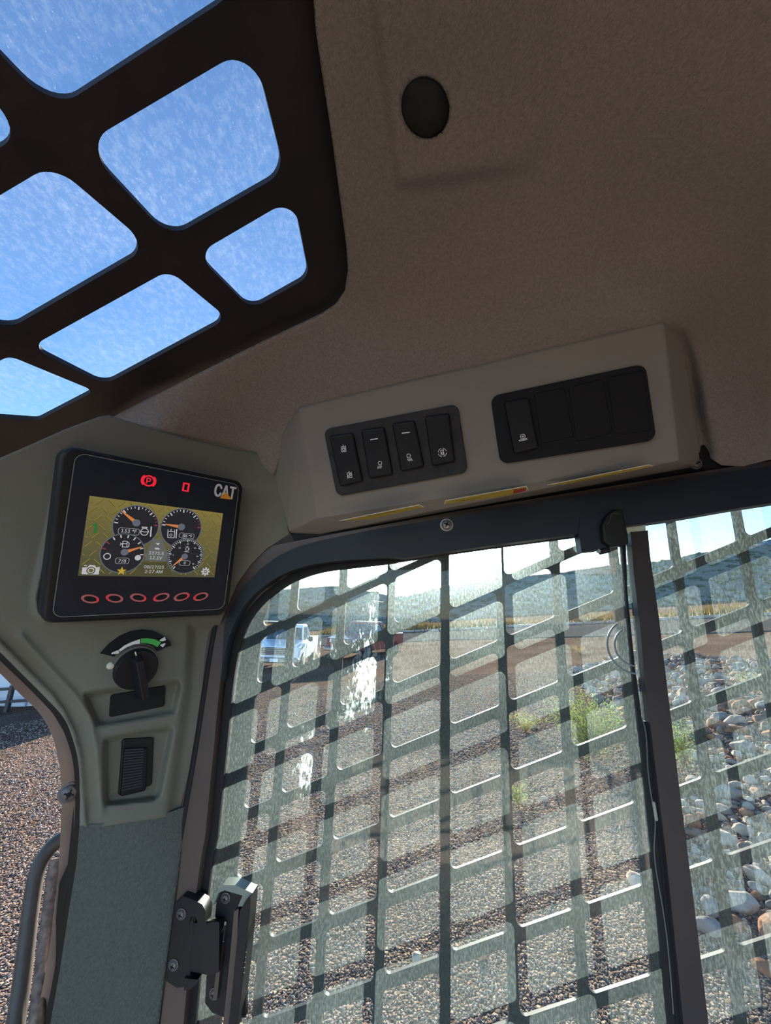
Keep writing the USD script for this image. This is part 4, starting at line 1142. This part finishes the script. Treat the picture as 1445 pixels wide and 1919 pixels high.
gi.CreateProtoIndicesAttr(Vt.IntArray.FromNumpy(pr_.choice(10, len(X_), p=np.array([.15, .15, .05, .13, .09, .13, .12, .04, .08, .06])).astype(np.int32)))


def ghit(u, v):
    r = ray(u, v); lo, hi = .5, 400.0
    f = lambda t: r[2] * t / np.linalg.norm(r) - float(ground_z(r[0] * t / np.linalg.norm(r), r[1] * t / np.linalg.norm(r)))
    for _ in range(50):
        mi = (lo + hi) / 2
        lo, hi = (mi, hi) if f(mi) > 0 else (lo, mi)
    return r / np.linalg.norm(r) * hi


# ---- stones of the rock bed
SM_ = {'pale': mat('stone_pale', (.50, .40, .32), 1.0, spec=.03, vary=.35, scale=14, bump=.004, bscale=40), 'grey': mat('stone_grey', (.31, .262, .235), 1.0, spec=.03, vary=.4, scale=14, bump=.004, bscale=40),
       'rust': mat('stone_rust', (.38, .19, .11), 1.0, spec=.03, vary=.4, scale=14, bump=.004, bscale=40), 'brown': mat('stone_brown', (.30, .205, .155), 1.0, spec=.03, vary=.4, scale=14, bump=.004, bscale=40)}
SL = {'pale': 'pale cream rounded stone lying in the rock bed behind the sliding pane', 'grey': 'blue-grey rounded stone lying in the rock bed behind the sliding pane',
      'rust': 'rust-orange rounded stone lying in the rock bed behind the sliding pane', 'brown': 'dull brown rounded stone lying in the rock bed behind the sliding pane'}
bed = Polygon([tuple(ghit(u, v)[:2]) for u, v in ((1225, 1500), (1262, 1600), (1330, 1750), (1480, 1770), (1640, 1700), (1640, 1440), (1445, 1400), (1290, 1415))]).buffer(0)
bed2 = Polygon([tuple(ghit(u, v)[:2]) for u, v in ((1225, 1500), (1290, 1415), (1640, 1440), (1640, 1330), (1445, 1240), (1180, 1222), (1065, 1255), (1130, 1330), (1200, 1430))]).buffer(0).difference(bed.buffer(.22))
srng = np.random.default_rng(5)


def boulder(seed):
    t = trimesh.creation.icosphere(3, 1.0); v = np.array(t.vertices); rg = np.random.default_rng(seed)
    for _ in range(9):
        d = rg.normal(size=3); d /= np.linalg.norm(d); h = rg.uniform(.62, .9)
        e = v @ d; v = v - np.where(e > h, (e - h) * .85, 0)[:, None] * d
    v = v * (.86 + .28 * meshkit.fbm(v * 1.1 + seed, 3, seed))[:, None] * np.array([1, rg.uniform(.62, .9), rg.uniform(.45, .68)])
    return v, np.array(t.faces)


def place(src, name, pos, rz, s, label, cat, group, tilt=0.0):
    p = numbered('/World', name)
    x = UsdGeom.Xform.Define(stage, p); x.GetPrim().GetReferences().AddInternalReference(src)
    x.ClearXformOpOrder()
    x.AddTranslateOp().Set(Gf.Vec3d(*map(float, np.asarray(pos) + EYE)))
    x.AddRotateXYZOp().Set(Gf.Vec3f(float(tilt), float(tilt * .6), float(rz))); x.AddScaleOp().Set(Gf.Vec3f(float(s), float(s), float(s)))
    x.GetPrim().SetInstanceable(True); tag(x.GetPrim(), label, cat, group)


def source(name, mesh, material, pos, rz, s, label, cat, group, part):
    p = numbered('/World', name)
    x = UsdGeom.Xform.Define(stage, p)
    x.AddTranslateOp().Set(Gf.Vec3d(*map(float, np.asarray(pos) + EYE))); x.AddRotateXYZOp().Set(Gf.Vec3f(0, 0, float(rz))); x.AddScaleOp().Set(Gf.Vec3f(float(s), float(s), float(s)))
    usdkit.mesh(stage, p + '/' + part, mesh, material, smooth=50)
    tag(x.GetPrim(), label, cat, group)
    return p


x0, y0, x1, y1 = bed.bounds; sb_ = ghit(1282, 1440); sc_ = ghit(1415, 1300)
pts_, tries = [], 0
while len(pts_) < 295 and tries < 60000:
    tries += 1
    x, y = srng.uniform(x0, x1), srng.uniform(y0, y1)
    if not bed.contains(Point(x, y)):
        continue
    near_ = math.hypot(x - 2.6, y - 4.0)
    s = float(np.clip(srng.lognormal(math.log(.070), .38), .036, .125))
    if math.hypot(x - sb_[0], y - sb_[1]) > .34 and all((x - a) ** 2 + (y - b) ** 2 > (1.0 * (s + c)) ** 2 for a, b, c in pts_):
        pts_.append((x, y, s))
srcs, rank, stone_paths = {}, {}, []
for i, (x, y, s) in enumerate(pts_):
    c = srng.choice(['pale', 'grey', 'rust', 'brown'], p=[.33, .33, .12, .22]); k = (c, i % 3)
    z = float(ground_z(x, y)) + s * .22
    pp = np.array([x, y, z]) @ R
    seen = pp[2] > 0 and 1290 < CX + F * pp[0] / pp[2] < 1440 and CY + F * pp[1] / pp[2] < 1900
    rank.setdefault(c, []).append((s / pp[2] if seen else 0, i)); lab = SL[c]; grp = c + ' stones of the rock bed'; rz = srng.uniform(0, 360)
    if k not in srcs:
        srcs[k] = source('stone', boulder(40 + len(srcs)), SM_[c], (x, y, z), rz, s, lab, 'stone', grp, 'stone_surface')
    else:
        place(srcs[k], 'stone', (x, y, z), rz, s, lab, 'stone', grp, srng.uniform(-14, 14))
    stone_paths.append(_names[('/World', 'stone')] - 1)
for c, rk in rank.items():
    for k, (a_s, i) in enumerate(sorted(rk, reverse=True)[:3]):
        if a_s:
            n_ = stone_paths[i]; pr2 = stage.GetPrimAtPath('/World/stone' + (f'_{n_:03d}' if n_ else ''))
            tag(pr2, ('largest ', 'second largest ', 'third largest ')[k] + SL[c].replace('rounded stone lying', 'stone in view'))
            pr2.ClearCustomDataByKey('group')
cpath = numbered('/World', 'rubble'); ci_ = UsdGeom.PointInstancer.Define(stage, cpath)
tag(ci_.GetPrim(), 'smaller mixed stones spilling from the rock bed up towards the road', 'stones', kind='stuff')
tg = []
for k in range(8):
    p_ = f"{cpath}/rock" + (f"_{k:03d}" if k else "")
    usdkit.mesh(stage, p_, boulder(70 + k), list(SM_.values())[k % 4], smooth=50); tg.append(Sdf.Path(p_))
ci_.CreatePrototypesRel().SetTargets(tg)
x0, y0, x1, y1 = bed2.bounds; P3 = []
while len(P3) < 1500:
    x, y = srng.uniform(x0, x1), srng.uniform(y0, y1)
    if bed2.contains(Point(x, y)) and math.hypot(x - sb_[0], y - sb_[1]) > .3 and math.hypot(x - sc_[0], y - sc_[1]) > .45:
        P3.append((x, y))
P3b = []
xb0, yb0, xb1, yb1 = bed.bounds
pa_ = np.array(pts_)
while len(P3b) < 1100:
    x, y, sx_ = srng.uniform(xb0, xb1), srng.uniform(yb0, yb1), srng.uniform(.016, .036)
    if bed.contains(Point(x, y)) and math.hypot(x - sb_[0], y - sb_[1]) > .36 and np.all((pa_[:, 0] - x) ** 2 + (pa_[:, 1] - y) ** 2 > (1.08 * pa_[:, 2] + 1.3 * sx_) ** 2):
        P3b.append((x, y, sx_))
P3b = np.array(P3b)
P3 = np.array(P3); s3 = np.clip(srng.lognormal(math.log(.07), .45, len(P3)), .03, .16)
P3 = np.vstack([P3, P3b[:, :2]]); s3 = np.r_[s3, P3b[:, 2]]
q3_ = srng.normal(size=(len(P3), 4)); q3_[:, 1:3] *= .12; q3_ /= np.linalg.norm(q3_, axis=1)[:, None]
ci_.CreatePositionsAttr(Vt.Vec3fArray.FromNumpy((np.c_[P3, ground_z(P3[:, 0], P3[:, 1]) + s3 * .2] + EYE).astype(np.float32)))
ci_.CreateScalesAttr(Vt.Vec3fArray.FromNumpy((s3[:, None] * np.ones(3)).astype(np.float32)))
ci_.CreateOrientationsAttr(Vt.QuathArray([Gf.Quath(*map(float, w)) for w in q3_])); ci_.CreateProtoIndicesAttr(Vt.IntArray.FromNumpy(srng.integers(0, 8, len(P3)).astype(np.int32)))
# scattered larger stones on the gravel
for u, v, s, c, lab in ((905, 1795, .030, 'rust', 'small orange stone alone on the gravel, low in the pane'), (1000, 1365, .055, 'pale', 'pale stone lying beside the small shrub on the gravel'), (1190, 1655, .07, 'pale', 'pale stone lying on the gravel just left of the stile'),
                        (1432, 1818, .05, 'rust', 'smooth orange stone lying on the gravel low at the right'), (780, 1798, .035, 'pale', 'whitish stone on the gravel beside the middle guard bar'), (1020, 1500, .04, 'pale', 'flat pale stone beside the weed tuft on the gravel')):
    P_ = ghit(u, v)
    place(srcs[(c, 0)], 'stone', P_ + [0, 0, s * .2], u * 7 % 360, s, lab, 'stone', None)

# ---- shrubs
LEAF = {}
for nm, c in (('leaf_olive', (.20, .26, .07)), ('leaf_yellow', (.36, .36, .12)), ('leaf_dry', (.42, .33, .16))):
    LEAF[nm] = usdkit.material(stage, LK + nm, {"d": ("diffuse_bsdf", {"color": c}), "t": ("translucent_bsdf", {"color": c}), "m": ("mix_closure", {"fac": .45})}, [("d.BSDF", "m.closure1"), ("t.BSDF", "m.closure2")], surface="m.closure")
STEM = mat('shrub_stem', (.20, .15, .09), .85)


def shrub(u, v, h, w, n, m_, label, seed):
    g = np.random.default_rng(seed); base = ghit(u, v)
    t_ = Thing('shrub', label, 'shrub', base=base)
    st_, lv, lf = [], [], []
    for k in range(max(14, n // 45)):
        a, o = g.uniform(0, 2 * math.pi), g.uniform(.1, 1) ** .6
        tip = base + [math.cos(a) * w * .5 * o, math.sin(a) * w * .5 * o, h * (1.05 - .45 * o) * g.uniform(.75, 1.05)]
        mid = base * .5 + tip * .5 + [0, 0, h * .10]
        path = smooth_path([base, mid, tip], 8)
        st_.append(tube(path, np.linspace(.004, .0015, 8) * max(h, .4), 5))
        for _ in range(n // max(14, n // 45)):
            q = path[g.integers(2, 8)] + g.normal(size=3) * .075 * max(h, .3)
            d = g.normal(size=3) + [0, 0, .7]; d /= np.linalg.norm(d); e = np.cross(d, g.normal(size=3)); e /= np.linalg.norm(e)
            L, B = g.uniform(.02, .04) * max(.5, h), g.uniform(.004, .007) * max(.5, h)
            i = len(lv); lv += [q - e * B * .4, q + d * L * .5 - e * B, q + d * L, q + d * L * .5 + e * B, q + d * L * .5 + np.cross(d, e) * B * .5]
            lf += [[i, i + 1, i + 4], [i + 1, i + 2, i + 4], [i + 2, i + 3, i + 4], [i + 3, i, i + 4]]
    t_.add('stems', join(*st_), STEM, kind='stuff')
    t_.add('foliage', (np.array(lv), np.array(lf)), LEAF[m_], smooth=False, kind='stuff')


shrub(1112, 1425, .78, 1.0, 5200, 'leaf_olive', 'largest yellow-green shrub growing on the gravel left of the stile', 1)
shrub(985, 1372, .30, .55, 1300, 'leaf_yellow', 'low yellow-green shrub on the gravel, beyond the weed tuft', 2)
shrub(972, 1512, .26, .26, 600, 'leaf_olive', 'small weed tuft with pale stones beside it on the gravel', 3)
shrub(1282, 1440, .55, .5, 2000, 'leaf_olive', 'green shrub among the stones just right of the stile', 4)
shrub(1415, 1300, .45, .7, 1500, 'leaf_yellow', 'yellowish shrub among the stones near the road', 5)
shrub(1085, 1225, .35, .9, 1300, 'leaf_dry', 'dry straw-coloured shrub at the roadside before the stile', 6)

# ---- dry grass along the far kerb and scrub on the hillside
g = np.random.default_rng(8); lv, lf = [], []
fx = densify([(x + .4, y + 1.2) for x, y in rf], .02, False)
for k in range(7000):
    q = fx[g.integers(len(fx))] + g.normal(size=2) * [.8, .8]
    b = np.array([q[0], q[1] + abs(g.normal()) * 2.0, 0]); b[2] = float(ground_z(b[0], b[1]))
    hh = g.uniform(.25, 1.05) * (.4 + meshkit.noise(np.array([[b[0] * .35, b[1] * .2, 0.]]), 4)[0]); l_ = g.normal(size=2) * .12
    i = len(lv); wv = .045
    lv += [b - [wv, 0, 0], b + [wv, 0, 0], b + [l_[0], l_[1], hh], b + [0, wv, hh * .5]]
    lf += [[i, i + 1, i + 2], [i, i + 3, i + 2], [i + 1, i + 3, i + 2]]
gt = usdkit.mesh(stage, numbered('/World', 'grass'), (np.array(lv) + EYE, np.array(lf)), LEAF['leaf_dry'], smooth=False)
tag(gt.GetPrim(), 'straw-coloured dry grass along the far side of the road', 'grass', kind='stuff')
sp_ = numbered('/World', 'scrub'); si = UsdGeom.PointInstancer.Define(stage, sp_)
tag(si.GetPrim(), 'dark scrub bushes dotted over the hillside', 'bushes', kind='stuff')
usdkit.mesh(stage, sp_ + '/bush', pebble(3, 2), mat('scrub_green', (.075, .085, .048), .95), smooth=60)
si.CreatePrototypesRel().SetTargets([Sdf.Path(sp_ + '/bush')])
hr = np.array(hill_rows[:-1]); n1, n2 = hr.shape[:2]
pi_ = []
for k in range(2600):
    i, j = g.uniform(.5, n1 - 1.01), g.uniform(0, n2 - 1.01); a, b = int(i), int(j)
    pi_.append(hr[a, b] * (1 - (i - a)) * (1 - (j - b)) + hr[a + 1, b] * (i - a) * (1 - (j - b)) + hr[a, b + 1] * (1 - (i - a)) * (j - b) + hr[a + 1, b + 1] * (i - a) * (j - b))
si.CreatePositionsAttr(Vt.Vec3fArray.FromNumpy((np.array(pi_) + EYE).astype(np.float32)))
ss = g.uniform(.35, 1.25, len(pi_)); si.CreateScalesAttr(Vt.Vec3fArray.FromNumpy((ss[:, None] * [1, 1, .9]).astype(np.float32)))
si.CreateOrientationsAttr(Vt.QuathArray([Gf.Quath(1, 0, 0, 0)] * len(pi_))); si.CreateProtoIndicesAttr(Vt.IntArray([0] * len(pi_)))

# ---- white ribbed trailer that shades the far gravel, with a dark rail fence before it
TW = mat('trailer_white', (.62, .64, .68), .5, vary=.06, scale=2)
TDK = mat('trailer_dark', (.05, .04, .04), .7)
TY = 11.6; gz = float(ground_z(-11.4, TY))
tz0, tz1 = gz + .28, gz + 1.25
tr = Thing('cargo_trailer', 'long white ribbed trailer standing at the edge of the gravel', 'trailer', base=(-13, TY, gz))
tr.add('wall_panel', axbox((-22, TY, tz0 - .3), (-6.9, TY + 1.3, tz1 + .3), .03), TW)
for k in range(26):
    x = -21.6 + k * .58
    tr.add('rib', axbox((x - .03, TY - .045, tz0 - .3), (x + .03, TY + .01, tz1 + .25), .01), mat('rib_grey', (.40, .42, .47), .5) if k == 0 else LK + 'rib_grey')
tr.add('top_rail', axbox((-22.05, TY - .07, tz1 + .22), (-6.85, TY + 1.36, tz1 + .34), .02), LK + 'rib_grey')
tr.add('chassis', axbox((-21.6, TY + .1, gz - .8), (-7.2, TY + 1.2, tz0 - .26), .02), TDK)
for x in (-20, -18.9, -9.4, -8.4):
    tr.add('wheel', tube([(x, TY + .05, float(ground_z(x, TY)) + .32), (x, TY + .3, float(ground_z(x, TY)) + .32)], .32, 24), RUBBER, smooth=40)
fe = Thing('rail_fence', 'dark low rail fence in front of the white trailer', 'fence', base=(-11, TY - .8, gz))
fz = lambda x: float(ground_z(x, TY - .8))
for x in np.arange(-19, -7.5, 1.35):
    fe.add('post', axbox((x - .05, TY - .85, fz(x) - .1), (x + .05, TY - .75, fz(x) + .66), .01), TDK)
for h in (.28, .60):
    fe.add('rail', obox((-13.2, TY - .80, (fz(-19) + fz(-7.5)) / 2 + h), [.99453, 0, .1044], [0, 1, 0], [-.1044, 0, .99453], 12.0, .05, .07), TDK)

# ---- pickup trucks parked beyond the gravel
TYRE, GLS = RUBBER, mat('truck_glass', (.04, .055, .075), .12)
HL = mat('headlamp', (.70, .74, .78), .2)


def pickup(pos, yaw, paint, label):
    """nose towards -y before turning"""
    P0 = np.asarray(pos, float); c_, s__ = math.cos(yaw), math.sin(yaw)
    T_ = lambda v: P0 + np.asarray(v, float) @ np.array([[c_, s__, 0], [-s__, c_, 0], [0, 0, 1]])
    hb = lambda lo, hi, b=.04: (lambda a: (T_(a[0]), a[1]))(vf(axbox(lo, hi, b)))
    hp = lambda pts, r=.04: (lambda a: (T_(a[0]), a[1]))(vf(hull_balls(np.array(pts, float), r)))
    t_ = Thing('pickup_truck', label, 'truck', base=P0)
    sym = lambda q: [(sx * x, y, z) for x, y, z in q for sx in (-1, 1)]
    t_.add('body', join(hp(sym([(.86, .1, .50), (.90, .3, .95), (.84, .08, .92), (.80, 1.45, 1.12), (.92, 1.5, 1.02), (.92, 1.5, .45)])), hp(sym([(.93, 1.5, .45), (.93, 1.5, 1.05), (.93, 3.1, 1.08), (.93, 3.1, .45)])), hp(sym([(.93, 3.15, .5), (.93, 3.15, 1.12), (.93, 5.2, 1.12), (.93, 5.2, .5)]))), paint, smooth=40)
    t_.add('cabin_roof', hp(sym([(.64, 2.1, 1.72), (.66, 2.9, 1.74), (.62, 1.95, 1.66), (.68, 3.02, 1.66)]), .03), paint, smooth=40)
    for sx in (-1, 1):
        t_.add('roof_pillar', hp([(sx * .80, 1.40, 1.12), (sx * .66, 1.98, 1.68)], .035), paint, smooth=40)
        t_.add('roof_pillar', hp([(sx * .86, 3.08, 1.10), (sx * .68, 2.98, 1.68)], .04), paint, smooth=40)
        t_.add('headlamp', hp([(sx * .60, .035, .80), (sx * .86, .12, .80), (sx * .60, .035, .92), (sx * .86, .12, .92)], .02), HL, smooth=40)
        t_.add('mirror', hb((sx * 1.08 - .10, 1.62, 1.10), (sx * 1.08 + .10, 1.72, 1.30)), TDK)
        for y in (.95, 4.2):
            w_ = t_.add('wheel', (lambda a: (T_(a[0]), a[1]))(tube([(sx * .72, y, .37), (sx * .97, y, .37)], .37, 24)), TYRE, smooth=40)
            t_.add('hub', (lambda a: (T_(a[0]), a[1]))(tube([(sx * .95, y, .37), (sx * .985, y, .37)], .20, 18)), CHROME, under=w_, smooth=40)
    t_.add('windscreen', hp(sym([(.74, 1.45, 1.14), (.58, 1.98, 1.66)]), .012), GLS, smooth=40)
    t_.add('cabin_glass', hp(sym([(.78, 1.6, 1.12), (.62, 2.05, 1.64), (.78, 3.0, 1.12), (.62, 2.92, 1.64)]), .015), GLS, smooth=40)
    gr = t_.add('grille', hb((-.55, .0, .66), (.55, .1, .94), .03), TDK)
    for z in (.70, .77, .84, .91):
        t_.add('grille_bar', hb((-.53, -.02, z - .015), (.53, .02, z + .015), .005), CHROME, under=gr)
    t_.add('bumper', hb((-.94, -.12, .38), (.94, .10, .58), .05), CHROME if 'white' in label else TDK)
    t_.add('number_plate', hb((-.16, -.14, .42), (.16, -.115, .55), .005), HL)


tp = ghit(512, 1262)
pickup(tp, .12, mat('paint_white', (.66, .70, .78), .3, coat=.5), 'white pickup truck facing the window, far left of the pane')
tp2 = ghit(628, 1243)
pickup(tp2 + [0, 1.2, 0], -.35, mat('paint_red', (.17, .022, .022), .3, coat=.5), 'dark red pickup truck parked behind the white one')
ob = ghit(462, 1240) + [0, 3.0, 0]; ob[2] = float(ground_z(ob[0], ob[1]))
sk = Thing('steel_skip', 'orange steel skip standing behind the white pickup truck', 'skip', base=ob)
ORP = mat('paint_orange', (.55, .24, .05), .5, vary=.25, scale=4)
sk.add('bin', manifold3d.Manifold.hull_points(ob + np.array([(sx * (1.0 + .35 * (z > .5)), sy * (.7 + .1 * (z > .5)), z) for sx in (-1, 1) for sy in (-1, 1) for z in (.05, 2.0)])), ORP)
for x in (-.8, -.27, .27, .8):
    sk.add('rib', axbox(ob + [x - .05, -.86, .1], ob + [x + .05, -.70, 1.95], .01), ORP)
sk.add('rim', axbox(ob + [-1.42, -.88, 1.94], ob + [1.42, .88, 2.06], .02), TDK)
